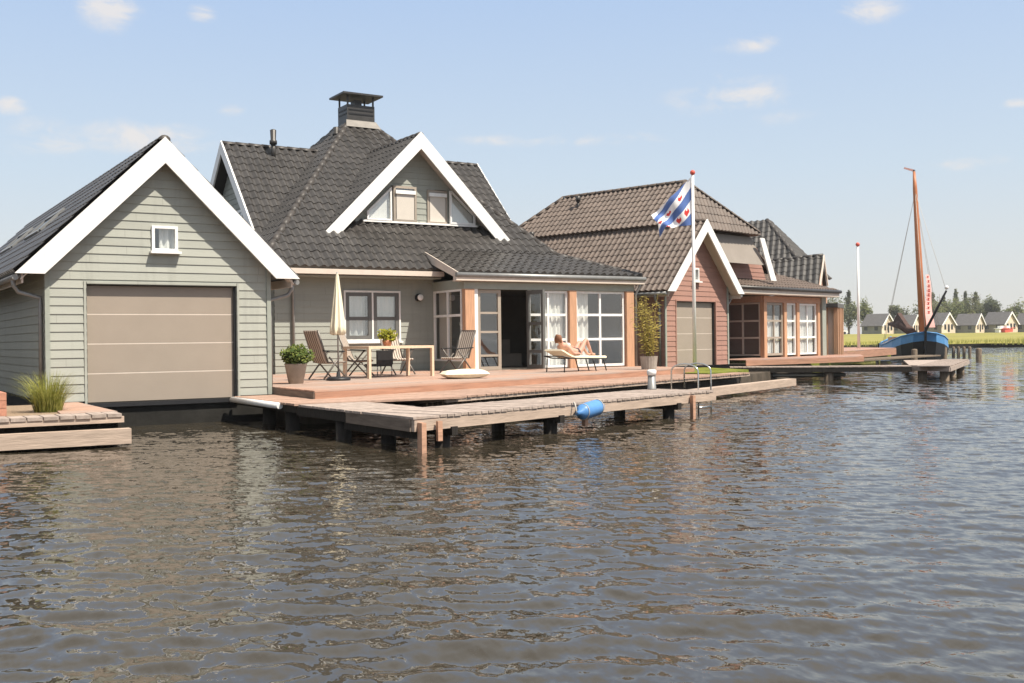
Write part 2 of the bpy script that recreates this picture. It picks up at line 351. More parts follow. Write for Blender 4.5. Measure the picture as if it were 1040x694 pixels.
# ---- clay tile roof on a convex 3D polygon: first two points give the eave direction
trnd = random.Random(21)
def tiles(g, poly, org=None, tw=.27, th=.34, amp=.068, step=.02):
    P = [V(p) for p in poly]; o = V(org) if org is not None else P[0]
    u = (P[1]-P[0]).normalized(); n = u.cross(P[2]-P[0]).normalized()
    if n.z < 0: n = -n
    v = n.cross(u).normalized()
    if v.z < 0: v = -v
    L = [((p-o).dot(u), (p-o).dot(v)) for p in P]
    u0 = math.floor(min(a for a, _ in L)/tw); u1 = math.ceil(max(a for a, _ in L)/tw)
    v0 = math.floor(min(b for _, b in L)/th); v1 = math.ceil(max(b for _, b in L)/th)
    K = 6; prof = [.0, .12, .55, .95, .9, .35]
    bm = bmesh.new(); cols = [(i*tw+k*tw/K, prof[k]*amp) for i in range(u0, u1) for k in range(K)] + [(u1*tw, 0.)]
    prev = None
    for j in range(v0, v1):
        rows = []; tj = [trnd.uniform(-.004, .004) for _ in range(u1-u0+2)]
        for vv, hh in ((j*th, step), ((j+1)*th, 0.)):
            rows.append([bm.verts.new((a, vv+(.0 if hh == 0 else -.02+tj[q_//K]), h+hh+tj[q_//K]*.7)) for q_, (a, h) in enumerate(cols)])
        for r0, r1 in ([(prev, rows[0])] if prev else []) + [(rows[0], rows[1])]:
            for i in range(len(cols)-1):
                f = bm.faces.new((r0[i], r0[i+1], r1[i+1], r1[i])); f.smooth = False
        if prev is None:
            lo = [bm.verts.new((a, j*th-.02, -.03)) for a, h in cols]
            for i in range(len(cols)-1): bm.faces.new((lo[i], lo[i+1], rows[0][i+1], rows[0][i]))
        prev = rows[1]
    ar = sum(L[i][0]*L[(i+1) % len(L)][1]-L[(i+1) % len(L)][0]*L[i][1] for i in range(len(L)))
    for i in range(len(L)):
        p, q = L[i], L[(i+1) % len(L)]; e = (q[0]-p[0], q[1]-p[1]); no = (e[1], -e[0]) if ar > 0 else (-e[1], e[0])
        off = -.03 if i == 0 else 0
        ln = math.hypot(*no)
        bmesh.ops.bisect_plane(bm, geom=bm.verts[:]+bm.edges[:]+bm.faces[:], plane_co=(p[0]-no[0]/ln*off, p[1]-no[1]/ln*off, 0), plane_no=(no[0]/ln, no[1]/ln, 0), clear_outer=True)
    bm.verts.index_update()
    base = len(g.v)
    if g.uv is None: g.uv = [(0, 0)]*base
    for w in bm.verts:
        g.v.append(tuple(o+u*w.co.x+v*w.co.y+n*(w.co.z+.03))); g.uv.append((w.co.x/tw+.001, w.co.y/th+.06))
    for f in bm.faces: g.f.append(tuple(base+w.index for w in f.verts)); g.sm.append(f.smooth); g.mi.append(0)
    bm.free()
    base = len(g.v); q = [p - n*.05 for p in P] + [p - n*.0 for p in P]; k = len(P)
    g.v += [tuple(p) for p in q]; g.uv += [(0, 0)]*(2*k)
    for f in [tuple(range(k)), tuple(range(k, 2*k))] + [(i, (i+1) % k, k+(i+1) % k, k+i) for i in range(k)]:
        g.f.append(tuple(base+i for i in f)); g.sm.append(False); g.mi.append(0)
    return g
def ridge(g, p, q, r=.12, seg=.42):
    p, q = V(p), V(q); d = q-p; n = max(1, round(d.length/seg)); d1 = d.normalized(); a = d1.cross(V((0, 0, 1))).normalized(); u = a.cross(d1)
    for i in range(n):
        s0 = p+d*(i/n); s1 = p+d*((i+1.12)/n if i < n-1 else 1); vs = []
        for c, rr in ((s0, r), (s1, r*.86)):
            for k in range(7):
                t = math.pi*k/6; vs.append(c + a*(rr*math.cos(t)) + u*(rr*.85*math.sin(t)-.02))
        vs += [s0, s1]
        g.add(vs, [(k, k+1, 8+k, 7+k) for k in range(6)] + [(14, k+1, k) for k in range(6)] + [(15, 7+k, 8+k) for k in range(6)], True)
    return g
def gable_boards(g, apex, left, right, nrm, w, t=.06):
    """two raking boards: outer line through apex/left/right, vertical width w, ends cut level"""
    A, nrm = V(apex), V(nrm).normalized()
    for E in (V(left), V(right)):
        d = E-A; k = w/abs(d.z); inn = A - V((0, 0, w)); ie = E - V((d.x, d.y, 0))*k
        chip = E + V((d.x, d.y, 0)).normalized()*.0
        g.prism([A, chip, ie, inn], nrm*t)
    return g
# ---- a window: frame (part) with its panes (sub-part) and, if wanted, something behind the glass
def window(par, org, ux, nrm, u0, z0, u1, z1, cols=1, rails=(), fw=.06, fm=None, gm=None, depth=.07, proud=.02, bar=.035, sill=False, name='window', back=None, label=None):
    org, ux, nrm = V(org), V(ux).normalized(), V(nrm).normalized()
    P = lambda u, z, n=0: org+ux*u+V((0, 0, z))+nrm*n
    g = G(); c = proud-depth/2
    def b(ua, za, ub, zb, d=depth, cc=c):
        g.add([P(u, z, cc+s*d/2) for s in (-1, 1) for u, z in ((ua, za), (ub, za), (ub, zb), (ua, zb))], [(0,1,2,3),(7,6,5,4),(0,4,5,1),(1,5,6,2),(2,6,7,3),(3,7,4,0)])
    b(u0, z0, u0+fw, z1); b(u1-fw, z0, u1, z1); b(u0+fw, z0, u1-fw, z0+fw); b(u0+fw, z1-fw, u1-fw, z1)
    for k in range(1, cols):
        u = u0+(u1-u0)*k/cols; b(u-bar, z0+fw, u+bar, z1-fw, depth*.8)
    for z in rails:
        for k in range(cols):
            a = u0+(u1-u0)*k/cols+(fw if k == 0 else bar); e = u0+(u1-u0)*(k+1)/cols-(fw if k == cols-1 else bar); b(a, z-bar, e, z+bar, depth*.75)
    if sill: b(u0-.04, z0-.045, u1+.04, z0-.002, depth+.1, c+.05)
    o = g.build(name, fm or WHITE, par)
    if label: o['label'] = label
    g = G(); g.add([P(u, z, c) for u, z in ((u0+fw*.5, z0+fw*.5), (u1-fw*.5, z0+fw*.5), (u1-fw*.5, z1-fw*.5), (u0+fw*.5, z1-fw*.5))], [(0, 1, 2, 3)])
    g.build('pane', gm or GLASS, o)
    if back:
        nm, bmat, ua, za, ub, zb, dist = back
        curtain(G(), P(ua, 0, -dist), ux, nrm, za, zb, ub-ua, .012 if nm == 'blind' else .04).build(nm, bmat, o)
    return o
def curtain(g, p, ux, nrm, z0, z1, w, amp=.04):
    n = max(4, int(w/.03)); vs = []
    for z in (z0, z1):
        for i in range(n+1):
            u = w*i/n; vs.append(V((p.x, p.y, z)) + ux*u + nrm*(amp*math.sin(u*42+math.sin(u*9)*1.5) if amp > .02 else 0))
    return g.add(vs, [(i, i+1, n+2+i, n+1+i) for i in range(n)], amp > .02)
def poly_window(par, org, ux, nrm, pts, fw=.06, fm=None, gm=None, name='window', depth=.07, proud=.03, back=None):
    org, ux, nrm = V(org), V(ux).normalized(), V(nrm).normalized(); n = len(pts)
    cx = sum(p[0] for p in pts)/n; cz = sum(p[1] for p in pts)/n
    ar = sum(pts[i][0]*pts[(i+1) % n][1]-pts[(i+1) % n][0]*pts[i][1] for i in range(n)); sg = 1 if ar > 0 else -1
    ins = []
    for i in range(n):
        a, p, b = pts[i-1], pts[i], pts[(i+1) % n]
        e1 = V((p[0]-a[0], p[1]-a[1])).normalized(); e2 = V((b[0]-p[0], b[1]-p[1])).normalized()
        n1 = V((-e1.y, e1.x))*sg; n2 = V((-e2.y, e2.x))*sg; m = (n1+n2); m = m/(m.dot(n1))
        ins.append((p[0]+m.x*fw, p[1]+m.y*fw))
    P = lambda p, d: org+ux*p[0]+V((0, 0, p[1]))+nrm*d
    g = G(); a, b = proud, proud-depth
    vs = [P(p, a) for p in pts]+[P(p, a) for p in ins]+[P(p, b) for p in pts]+[P(p, b) for p in ins]
    fs = []
    for i in range(n):
        j = (i+1) % n; fs += [(i, j, n+j, n+i), (2*n+i, 3*n+i, 3*n+j, 2*n+j), (i, 2*n+i, 2*n+j, j), (n+i, n+j, 3*n+j, 3*n+i)]
    o = g.add(vs, fs).build(name, fm or WHITE, par)
    G().add([P(p, proud-depth/2) for p in ins], [tuple(range(n))]).build('pane', gm or GLASS, o)
    if back is not None: G().add([P(p, proud-depth-.05) for p in ins], [tuple(range(n))]).build('curtain', back, o)
    return o
def leaves(g, c, rad, n, size, seed=0, shell=.55, flat=0., lump=None):
    r = np.random.RandomState(seed); c = V(c)
    cl = [(V(r.normal(size=3)).normalized(), .6+.5*r.rand()) for _ in range(lump or 0)]
    for i in range(n):
        d = V(r.normal(size=3)).normalized()
        k = (shell+(1-shell)*r.rand())
        if cl:
            q = max(cl, key=lambda a: a[0].dot(d)); k *= .72+.33*max(0, q[0].dot(d))**3*q[1]
        p = c + V((d.x*rad[0], d.y*rad[1], d.z*rad[2]))*k
        a = V(r.normal(size=3)).normalized(); b = a.orthogonal().normalized()
        s = size*(.6+.8*r.rand()); b = b*s*.5; a = a*s
        g.add([p-a*.5, p+b*.6, p+a*.5, p-b*.6], [(0, 1, 2, 3)])
    return g

# ------------------------------------------------------------------ camera
F_PX, PIT, ROL, TH = 1092., R(-.11), R(-.68), R(58)
fw = np.array([math.cos(TH), math.sin(TH), 0]); rt = np.array([math.sin(TH), -math.cos(TH), 0]); dn = np.array([0, 0, -1.])
cp, sp, cr, sr = math.cos(PIT), math.sin(PIT), math.cos(ROL), math.sin(ROL)
Mx = np.array([[cr, -sr, 0], [sr, cr, 0], [0, 0, 1]]) @ np.array([[1, 0, 0], [0, cp, sp], [0, -sp, cp]]) @ np.array([rt, dn, fw])
cam = bpy.data.cameras.new('camera'); co = bpy.data.objects.new('camera', cam); COL.objects.link(co)
m4 = Matrix.Identity(4)
for i in range(3):
    m4[i][0] = Mx[0][i]; m4[i][1] = -Mx[1][i]; m4[i][2] = -Mx[2][i]
m4.translation = V((0, 0, 1.5)); co.matrix_world = m4
cam.sensor_width = 36; cam.lens = F_PX/1040*36; cam.clip_end = 20000; cam.clip_start = .1
SC.camera = co

# ------------------------------------------------------------------ sky and sun
SKY_K = 13.8
SUN_DIR = V((.40, -.84, 1.45)).normalized()      # towards the sun
wd = bpy.data.worlds.new('World'); SC.world = wd; wd.use_nodes = True; nt = wd.node_tree
bg = nt.nodes['Background']; sky = N(nt, 'ShaderNodeTexSky', sky_type='NISHITA', sun_disc=False)
sky.sun_elevation = math.asin(SUN_DIR.z); sky.sun_rotation = math.atan2(SUN_DIR.x, SUN_DIR.y)
sky.air_density = 1.0; sky.dust_density = 2.6; sky.ozone_density = 1.6; sky.altitude = 0
tc = N(nt, 'ShaderNodeTexCoord'); sx = N(nt, 'ShaderNodeSeparateXYZ'); LK(nt, tc.outputs['Generated'], sx.inputs[0])
# a few small fair-weather clouds: each a soft patch of sky broken up by fractal noise
CL = [((.6727, .708, .2148), .062, .020, 1.15), ((.6407, .7372, .2145), .02, .010, .8), ((.7116, .6751, .1943), .05, .010, .7), ((.6783, .6886, .2565), .035, .009, 1.), ((.7412, .6127, .2744), .035, .013, 1.1), ((.1474, .9736, .1742), .04, .018, 1.1), ((.2281, .9571, .1787), .075, .016, 1.05),
      ((.1933, .9399, .2813), .028, .020, 1.25), ((.2661, .9211, .2841), .016, .009, 1.1), ((.1211, .9726, .1985), .016, .009, 1.2), ((.8121, .5654, .1444), .04, .008, .8), ((.5605, .808, .1819), .13, .008, .85), ((.2946, .9334, .205), .016, .008, .9), ((.8265, .5293, .1914), .016, .006, 1.1),
      ((-.3, .9, .25), .1, .03, 1.1), ((.95, .2, .25), .1, .03, 1.1), ((.2, -.9, .4), .2, .06, 1.1), ((-.8, -.3, .35), .16, .05, 1.1), ((.7, -.5, .5), .15, .06, 1.)]
def vdot(v):
    n = N(nt, 'ShaderNodeVectorMath', operation='DOT_PRODUCT'); LK(nt, tc.outputs['Generated'], n.inputs[0]); n.inputs[1].default_value = v; return n.outputs['Value']
acc = None
for d, w, h, k in CL:
    d = V(d).normalized(); a = d.cross(V((0, 0, 1))).normalized(); u = a.cross(d)
    f = math_n(nt, 'GREATER_THAN', vdot(d), .5)
    e = math_n(nt, 'ADD', math_n(nt, 'POWER', math_n(nt, 'DIVIDE', vdot(a), w), 2), math_n(nt, 'POWER', math_n(nt, 'DIVIDE', vdot(u), h), 2))
    # u is measured from the patch centre
    e2 = math_n(nt, 'ADD', math_n(nt, 'POWER', math_n(nt, 'ABSOLUTE', math_n(nt, 'DIVIDE', vdot(a), w)), 2), math_n(nt, 'POWER', math_n(nt, 'ABSOLUTE', math_n(nt, 'DIVIDE', vdot(u), h)), 2))
    g_ = math_n(nt, 'MULTIPLY', math_n(nt, 'MULTIPLY', math_n(nt, 'POWER', 2.718, math_n(nt, 'MULTIPLY', e2, -1.)), k), f)
    acc = g_ if acc is None else math_n(nt, 'MAXIMUM', acc, g_)
mp = N(nt, 'ShaderNodeMapping'); mp.inputs['Scale'].default_value = (1, 1, 2.2); LK(nt, tc.outputs['Generated'], mp.inputs[0])
cn = N(nt, 'ShaderNodeTexNoise', i_Scale=17., i_Detail=9., i_Roughness=.66, i_Distortion=.4); LK(nt, mp.outputs[0], cn.inputs['Vector'])
cm = N(nt, 'ShaderNodeMapRange', i_1=.22, i_2=.95, i_3=0., i_4=.8); cm.interpolation_type = 'SMOOTHSTEP'
LK(nt, math_n(nt, 'MULTIPLY', acc, math_n(nt, 'ADD', math_n(nt, 'MULTIPLY', math_n(nt, 'SUBTRACT', cn.outputs['Fac'], .5), 2.6), .62)), cm.inputs[0])
# pale summer haze over the blue, denser towards the horizon
rp = N(nt, 'ShaderNodeValToRGB'); rp.color_ramp.elements[0].position = .0; rp.color_ramp.elements[1].position = .32
rp.color_ramp.elements[0].color = (.485, .472, .44, 1); rp.color_ramp.elements[1].color = (.275, .365, .515, 1)
e1 = rp.color_ramp.elements.new(1.); e1.color = (.40, .415, .43, 1); e2 = rp.color_ramp.elements.new(.48); e2.color = (.45, .462, .47, 1); el = rp.color_ramp.elements.new(.15); el.color = (.375, .438, .50, 1)
LK(nt, sx.outputs[2], rp.inputs[0])
hz = N(nt, 'ShaderNodeVectorMath', operation='SCALE'); LK(nt, rp.outputs[0], hz.inputs[0]); hz.inputs['Scale'].default_value = SKY_K
skyc = mixc(nt, .8, sky.outputs[0], hz.outputs[0])
LK(nt, mixc(nt, cm.outputs[0], skyc, (6.6, 6.25, 6.0)), bg.inputs['Color']); bg.inputs['Strength'].default_value = .09
sl = bpy.data.lights.new('sun', 'SUN'); sl.energy = 5.0; sl.angle = R(.53); sl.color = (1, .92, .79)
so = bpy.data.objects.new('sun', sl); COL.objects.link(so); so.rotation_euler = SUN_DIR.to_track_quat('Z', 'Y').to_euler()
SC.view_settings.view_transform = 'Standard'; SC.view_settings.look = 'None'; SC.view_settings.gamma = 1; SC.view_settings.exposure = .56
SC.render.engine = 'CYCLES'; SC.cycles.max_bounces = 7; SC.cycles.transparent_max_bounces = 12; SC.cycles.glossy_bounces = 4
SC.cycles.use_denoising = True; SC.cycles.caustics_reflective = False; SC.cycles.caustics_refractive = False

# ------------------------------------------------------------------ water
def water_mat():
    m, nt, b = nt_new('lake_water')
    g = N(nt, 'ShaderNodeNewGeometry')
    b.inputs['Base Color'].default_value = (.037, .031, .022, 1); b.inputs['Roughness'].default_value = .025; b.inputs['IOR'].default_value = 1.33
    b.inputs['Specular IOR Level'].default_value = .8
    mp = N(nt, 'ShaderNodeMapping'); mp.inputs['Rotation'].default_value = (0, 0, R(-52)); mp.inputs['Scale'].default_value = (1., .6, 1); LK(nt, g.outputs['Position'], mp.inputs[0])
    ln = N(nt, 'ShaderNodeVectorMath', operation='LENGTH'); LK(nt, g.outputs['Position'], ln.inputs[0])
    fm = N(nt, 'ShaderNodeMapRange', i_1=16., i_2=27., i_3=.0, i_4=1.); LK(nt, ln.outputs['Value'], fm.inputs[0])
    def tilt(scale, det, amt):       # small random tilt of the surface normal: ripples finer than the mesh
        n = N(nt, 'ShaderNodeTexNoise', i_Scale=scale, i_Detail=det, i_Roughness=.55, i_Distortion=.3); LK(nt, mp.outputs[0], n.inputs['Vector'])
        a = N(nt, 'ShaderNodeVectorMath', operation='SUBTRACT'); LK(nt, n.outputs['Color'], a.inputs[0]); a.inputs[1].default_value = (.5, .5, .5)
        b_ = N(nt, 'ShaderNodeVectorMath', operation='MULTIPLY'); LK(nt, a.outputs[0], b_.inputs[0])
        if isinstance(amt, float): b_.inputs[1].default_value = (amt, amt, 0)
        else:
            c_ = N(nt, 'ShaderNodeCombineXYZ'); LK(nt, amt, c_.inputs[0]); LK(nt, amt, c_.inputs[1]); LK(nt, c_.outputs[0], b_.inputs[1])
        return b_.outputs[0]
    def vadd(a, c):
        n = N(nt, 'ShaderNodeVectorMath', operation='ADD'); LK(nt, a, n.inputs[0]); LK(nt, c, n.inputs[1]); return n.outputs[0]
    v = vadd(vadd(g.outputs['Normal'], tilt(13., 3., .34)), vadd(tilt(4.5, 2., .14), tilt(2.2, 3., math_n(nt, 'MULTIPLY', fm.outputs[0], .75))))
    nn = N(nt, 'ShaderNodeVectorMath', operation='NORMALIZE'); LK(nt, v, nn.inputs[0]); LK(nt, nn.outputs[0], b.inputs['Normal'])
    return m
WATER = water_mat()
def build_water():
    x0, x1, y0, y1, st = -5.5, 22.5, -6.5, 21.5, .036
    xs = np.arange(x0, x1+st/2, st); ys = np.arange(y0, y1+st/2, st); X, Y = np.meshgrid(xs, ys)
    Z = np.zeros_like(X); r = np.random.RandomState(5); wind = R(232)
    for i in range(150):
        lam = min(1.2, max(.095, .225*math.exp(r.normal()*.7))); th = wind+r.normal()*.5; k = 2*math.pi/lam
        a = .00212*lam*(.6+.8*r.rand()); ph = k*(X*math.cos(th)+Y*math.sin(th))+r.rand()*6.28
        s = np.sin(ph+.5*np.sin(.21*X+.17*Y*(1+.3*r.rand())+i)); Z += a*(s+.3*np.cos(2*ph))
    gust = .8+.4*np.sin(.31*X+.12*Y+1)*np.sin(.19*Y-.11*X)     # uneven wind over the surface
    e = np.minimum.reduce([X-x0, x1-X, Y-y0, y1-Y])/4; Z *= gust*np.clip(e, 0, 1)
    ny, nx = X.shape; co = np.stack([X, Y, Z], -1).reshape(-1, 3)
    idx = np.arange(nx*ny).reshape(ny, nx); q = np.stack([idx[:-1, :-1], idx[:-1, 1:], idx[1:, 1:], idx[1:, :-1]], -1).reshape(-1, 4)
    # outer ring to the horizon
    B = 6000.; ring = [(x0, y0, 0), (x1, y0, 0), (x1, y1, 0), (x0, y1, 0), (-B, -B, 0), (B, -B, 0), (B, B, 0), (-B, B, 0)]
    n = len(co); co = np.concatenate([co, np.array(ring)]); rq = np.array([(4, 5, 1, 0), (5, 6, 2, 1), (6, 7, 3, 2), (7, 4, 0, 3)])+n
    q = np.concatenate([q, rq]); me = bpy.data.meshes.new('water')
    me.vertices.add(len(co)); me.vertices.foreach_set('co', co.ravel()); me.loops.add(q.size); me.loops.foreach_set('vertex_index', q.ravel())
    me.polygons.add(len(q)); me.polygons.foreach_set('loop_start', np.arange(0, q.size, 4)); me.polygons.foreach_set('loop_total', np.full(len(q), 4))
    me.update(calc_edges=True); me.polygons.foreach_set('use_smooth', np.ones(len(q), bool)); me.materials.append(WATER)
    o = bpy.data.objects.new('water', me); COL.objects.link(o); struct(o)
build_water()

# ------------------------------------------------------------------ ground under the houses
bank_pts = [(-14, 18.6), (2.9, 18.6), (2.9, 36.4), (7.2, 36.4), (7.2, 18.6), (9.6, 18.4), (21.9, 23.3), (33.5, 30.6), (39, 36), (58, 52), (50, 75), (20, 80), (-14, 60)]
earth = mat('bank_earth', (.07, .055, .04), .95, .4, 2, bump=.5)
struct(G().prism([(x, y, .30) for x, y in bank_pts], (0, 0, -1.2)).build('ground', earth))
lawnm = leaf_mat('lawn_green', (.14, .17, .025), (.30, .32, .05), 3)
struct(G().prism([(20.3, 22.3, .50), (22.0, 22.95, .50), (23.4, 23.9, .50), (24.3, 26.9, .50), (22.4, 26.2, .50), (20.98, 24.8, .50), (20.98, 23.7, .5), (20.2, 23.2, .5)], (0, 0, -.1)).build('lawn', lawnm))
struct(G().prism([(33.0, 30.9, .52), (52, 41.5, .52), (58, 52, .52), (45, 60, .52), (36, 40, .52)], (0, 0, -.4)).build('grass_bank', lawnm))

# ------------------------------------------------------------------ boathouse (grey, left)
def boathouse(root, W, ex, ey, width, wz0, eave, half, apexz, ov, depth, wall, door, win, sage, tile, capm, skylights, pitch, deep_ridge=True, sides=(True, True)):
    """W: local frame function (u, t, z) -> world; gable faces -t"""
    nF = -ey; cx = width/2
    zt = apexz-.10        # wall top just under the roof
    sl = (apexz-eave)/half
    g = G()
    poly = [(0, wz0), (width, wz0), (width, zt-sl*cx), (cx, zt), (0, zt-sl*cx)]
    siding(g, W(0, 0, 0), ex, nF, poly, [door, win], pitch, wz0)
    # inner skin so nothing shows through, reveals round the door
    ub, zb, ue, ze = door
    for a, b in (((ub, zb), (ub, ze)), ((ub, ze), (ue, ze)), ((ue, ze), (ue, zb))):
        g.add([W(a[0], -.02, a[1]), W(b[0], -.02, b[1]), W(b[0], .2, b[1]), W(a[0], .2, a[1])], [(0, 1, 2, 3)])
    if sides[0]:
        siding(g, W(0, depth, 0), -ey, -ex, [(0, wz0), (depth, wz0), (depth, zt-sl*cx), (0, zt-sl*cx)], (), pitch, wz0)
    if sides[1]:
        siding(g, W(width, 0, 0), ey, ex, [(0, wz0), (depth, wz0), (depth, zt-sl*cx), (0, zt-sl*cx)], (), pitch, wz0)
    g.add([W(u, depth, z) for u, z in poly], [tuple(range(5))])
    g.build('wall', sage, root)
    # garage door: four panels with pale joints
    g = G(); n = 4; h = (ze-zb)/n
    for i in range(n):
        z0 = zb+i*h+(.012 if i else 0); z1 = zb+(i+1)*h-.012
        if i == n-1: z1 = ze
        g.add([W(u, t, z) for t in (.10, .14) for u, z in ((ub, z0), (ue, z0), (ue, z1), (ub, z1))], [(0,1,2,3),(7,6,5,4),(0,4,5,1),(1,5,6,2),(2,6,7,3),(3,7,4,0)])
    gd = g.build('garage_door', TAUPE, root)
    g = G()
    for i in range(1, n): g.add([W(u, .102+s*.02, zb+i*h+z) for s in (0, 1) for u, z in ((ub, -.011), (ue, -.011), (ue, .011), (ub, .011))], [(0,1,2,3),(7,6,5,4),(0,4,5,1),(1,5,6,2),(2,6,7,3),(3,7,4,0)])
    g.build('panel_joint', CREAM, gd)
    g = G(); g.add([W(u, t, z) for t in (.105, .13) for u, z in ((ub, zb-.04), (ue, zb-.04), (ue, zb+.0), (ub, zb+.0))], [(0,1,2,3),(7,6,5,4),(0,4,5,1),(1,5,6,2),(2,6,7,3),(3,7,4,0)])
    g.build('door_seal', BLACK, gd)
    g = G()   # black strips standing in for the shade in the door reveal
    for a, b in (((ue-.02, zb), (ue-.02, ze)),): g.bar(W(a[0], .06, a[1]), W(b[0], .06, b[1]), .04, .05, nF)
    g.bar(W(ub, .08, ze-.006), W(ue-.07, .08, ze-.006), .03, .012, nF); g.build('reveal_shade', BLACK, root)
    # corner boards
    for u in (.035, width-.035):
        g = G(); g.add([W(u+s*.04, t, z) for z in (wz0, zt-sl*cx+.02) for s, t in ((-1, -.035), (1, -.035), (1, .0), (-1, .0))], [(0,1,2,3),(7,6,5,4),(0,4,5,1),(1,5,6,2),(2,6,7,3),(3,7,4,0)])
        g.build('corner_board', TRIM, root)
    g = G()   # architrave round the door
    for a, b in (((ub-.03, zb), (ub-.03, ze+.06)), ((ue+.03, zb), (ue+.03, ze+.06)), ((ub, ze+.03), (ue, ze+.03))):
        g.bar(W(a[0], -.018, a[1]), W(b[0], -.018, b[1]), .04, .02, nF)
    g.build('door_surround', sage, root)
    window(root, W(0, 0, 0), ex, nF, win[0], win[1], win[2], win[3], fw=.05, proud=.05, sill=True, depth=.1, back=('curtain', CURT, win[0]+.16, win[1], win[2]-.02, win[3], .1))
    # roof
    g = G(); off = ov[0]
    o0 = W(cx-half, -off, eave); o1 = W(cx-half, depth+off, eave); r0 = W(cx, -off, apexz); r1 = W(cx, depth+off, apexz)
    e0 = W(cx+half, -off, eave); e1 = W(cx+half, depth+off, eave)
    tw, th, am = (.225, .3, .05) if depth < 5 else (.27, .34, .065); tiles(g, [o1, o0, r0, r1], tw=tw, th=th, amp=am); tiles(g, [e0, e1, r1, r0], tw=tw, th=th, amp=am)
    rf = g.build('roof', tile, root)
    g = G(); ridge(g, r0+V((0, 0, .03)), r1+V((0, 0, .03)), .11); g.build('ridge_cap', capm, rf)
    for s in skylights:
        a = lambda t, k, h: W(cx-half+half*k, t, eave+(apexz-eave)*k) + (V((0, 0, 1))*.7-V(ex)*.7)*h
        g = G(); t0, t1, k0, k1 = s
        for (ta, ka), (tb, kb) in (((t0, k0), (t1, k0)), ((t1, k0), (t1, k1)), ((t1, k1), (t0, k1)), ((t0, k1), (t0, k0))): g.bar(a(ta, ka, .1), a(tb, kb, .1), .12, .1, (-.7, 0, .7))
        sk = g.build('skylight', ZINC, rf); G().add([a(t0, k0, .12), a(t1, k0, .12), a(t1, k1, .12), a(t0, k1, .12)], [(0, 1, 2, 3)]).build('pane', DARKG, sk)
    for t, nn in ((-off, nF), (depth+off, -nF)):
        if t > 0 and depth < 5: continue
        g = G(); gable_boards(g, W(cx, t, apexz+.06), W(cx-half-.06, t, eave-.02), W(cx+half+.06, t, eave-.02), nn, .47*half/2.45, .05)
        g.build('bargeboard', WHITE, root)
    # soffit under the front overhang
    g = G()
    for s in (-1, 1):
        g.prism([W(cx, -off+.02, apexz-.2), W(cx+s*half*.985, -off+.02, eave-.13), W(cx+s*half*.985, .0, eave-.13), W(cx, .0, apexz-.2)], (0, 0, .03))
    g.build('soffit', CREAM, root)
    # eave boards and gutters along both sides, downpipe at each front corner
    for s in (-1, 1):
        u = cx+s*(half-.02)
        g = G(); g.bar(W(u-s*.05, -off+.05, eave-.10), W(u-s*.05, depth+off, eave-.10), .03, .16); g.build('eave_board', CREAM, root)
        g = G(); g.tube([W(u+s*.06, -off+.06, eave-.08), W(u+s*.06, depth, eave-.08)], .055, 8)
        gt = g.build('gutter', ZINC, root)
        uw = width+.05 if s > 0 else -.05
        g = G(); g.tube([W(u+s*.06, .1, eave-.1), W(u+s*.05, .12, eave-.22), W(u-s*.02, .14, eave-.32), W(uw, .16, eave-.42), W(uw, .16, eave-.6), W(uw, .16, wz0)], .04, 8)
        g.build('downpipe', ZINC, gt)
WB = lambda u, t, z: V((3.04+u, 20.25+t, z))
bh = thing('boathouse', 'grey-green boarded boathouse with a wide taupe garage door over the water', 'boathouse', (5.08, 20.25, 0))
boathouse(bh, WB, V((1, 0, 0)), V((0, 1, 0)), 4.07, .49, 2.75, 2.485, 5.215, (.23,), 16.2, None, (.69, .44, 3.40, 2.575), (1.83, 3.20, 2.30, 3.67), SAGE, TILE, CAP,
          [(4.2, 6.2, .44, .62), (8.6, 10.6, .44, .62)], .155)
G().box((3.1, 20.33, -.8), (7.05, 20.6, .46)).build('plinth', CONC, bh)
G().box((2.98, 20.2, -.8), (3.08, 36, .5)).box((7.06, 20.3, -.8), (7.16, 36, .46)).build('side_plinth', CONC, bh)
G().box((3.68, 20.26, .37), (6.48, 20.34, .44)).build('door_sill', BLACK, bh)

# unseen boathouse copy, added at left to keep sky light off the side wall
dup(bh, (-3.2, 20.1, 0), R(3), 'unseen grey-green boathouse copy added left of the planter deck to darken the side wall')
# ------------------------------------------------------------------ main house
hs = thing('lakeside_house', 'large grey-green lake house with dark tiled hip roof, chimney and front dormer', 'house', (15, 28, 0))
EX, EY = V((1, 0, 0)), V((0, 1, 0))
def part(g, n, m): return g.build(n, m, hs)
FL, PL, PR = (9.3, 27.3, 3.5), (14.4, 33.3, 8.7), (15.4, 33.3, 8.7)
# walls
g = G()
siding(g, (9.95, 28, 0), EX, -EY, [(0, .5), (4.85, .5), (4.85, 3.5), (0, 3.5)], [(2.0, 1.5, 3.75, 2.93)], .178, .5)
siding(g, (9.95, 38.6, 0), -EY, -EX, [(0, .5), (10.6, .5), (10.6, 3.6), (0, 3.6)], (), .178, .5)
siding(g, (10.55, 36.6, 0), -EY, -EX, [(0, 3.6), (6.6, 3.6), (6.6, 4.1), (3.3, 7.4), (0, 4.1)], [(2.4, 4.3, 4.2, 5.6)], .178, .5)
siding(g, (19.1, 30, 0), EY, EX, [(0, 3.6), (6.6, 3.6), (6.6, 4.1), (3.3, 7.4), (0, 4.1)], (), .178, .5)
siding(g, (20.72, 26.3, 0), EY, EX, [(0, .5), (12, .5), (12, 3.2), (0, 3.2)], (), .178, .5)
g.add([(9.95, 38.6, .5), (20.7, 38.6, .5), (20.7, 38.6, 3.6), (9.95, 38.6, 3.6)], [(0, 1, 2, 3)])
part(g, 'wall', SAGE2)
g = G()   # rooms behind the glass
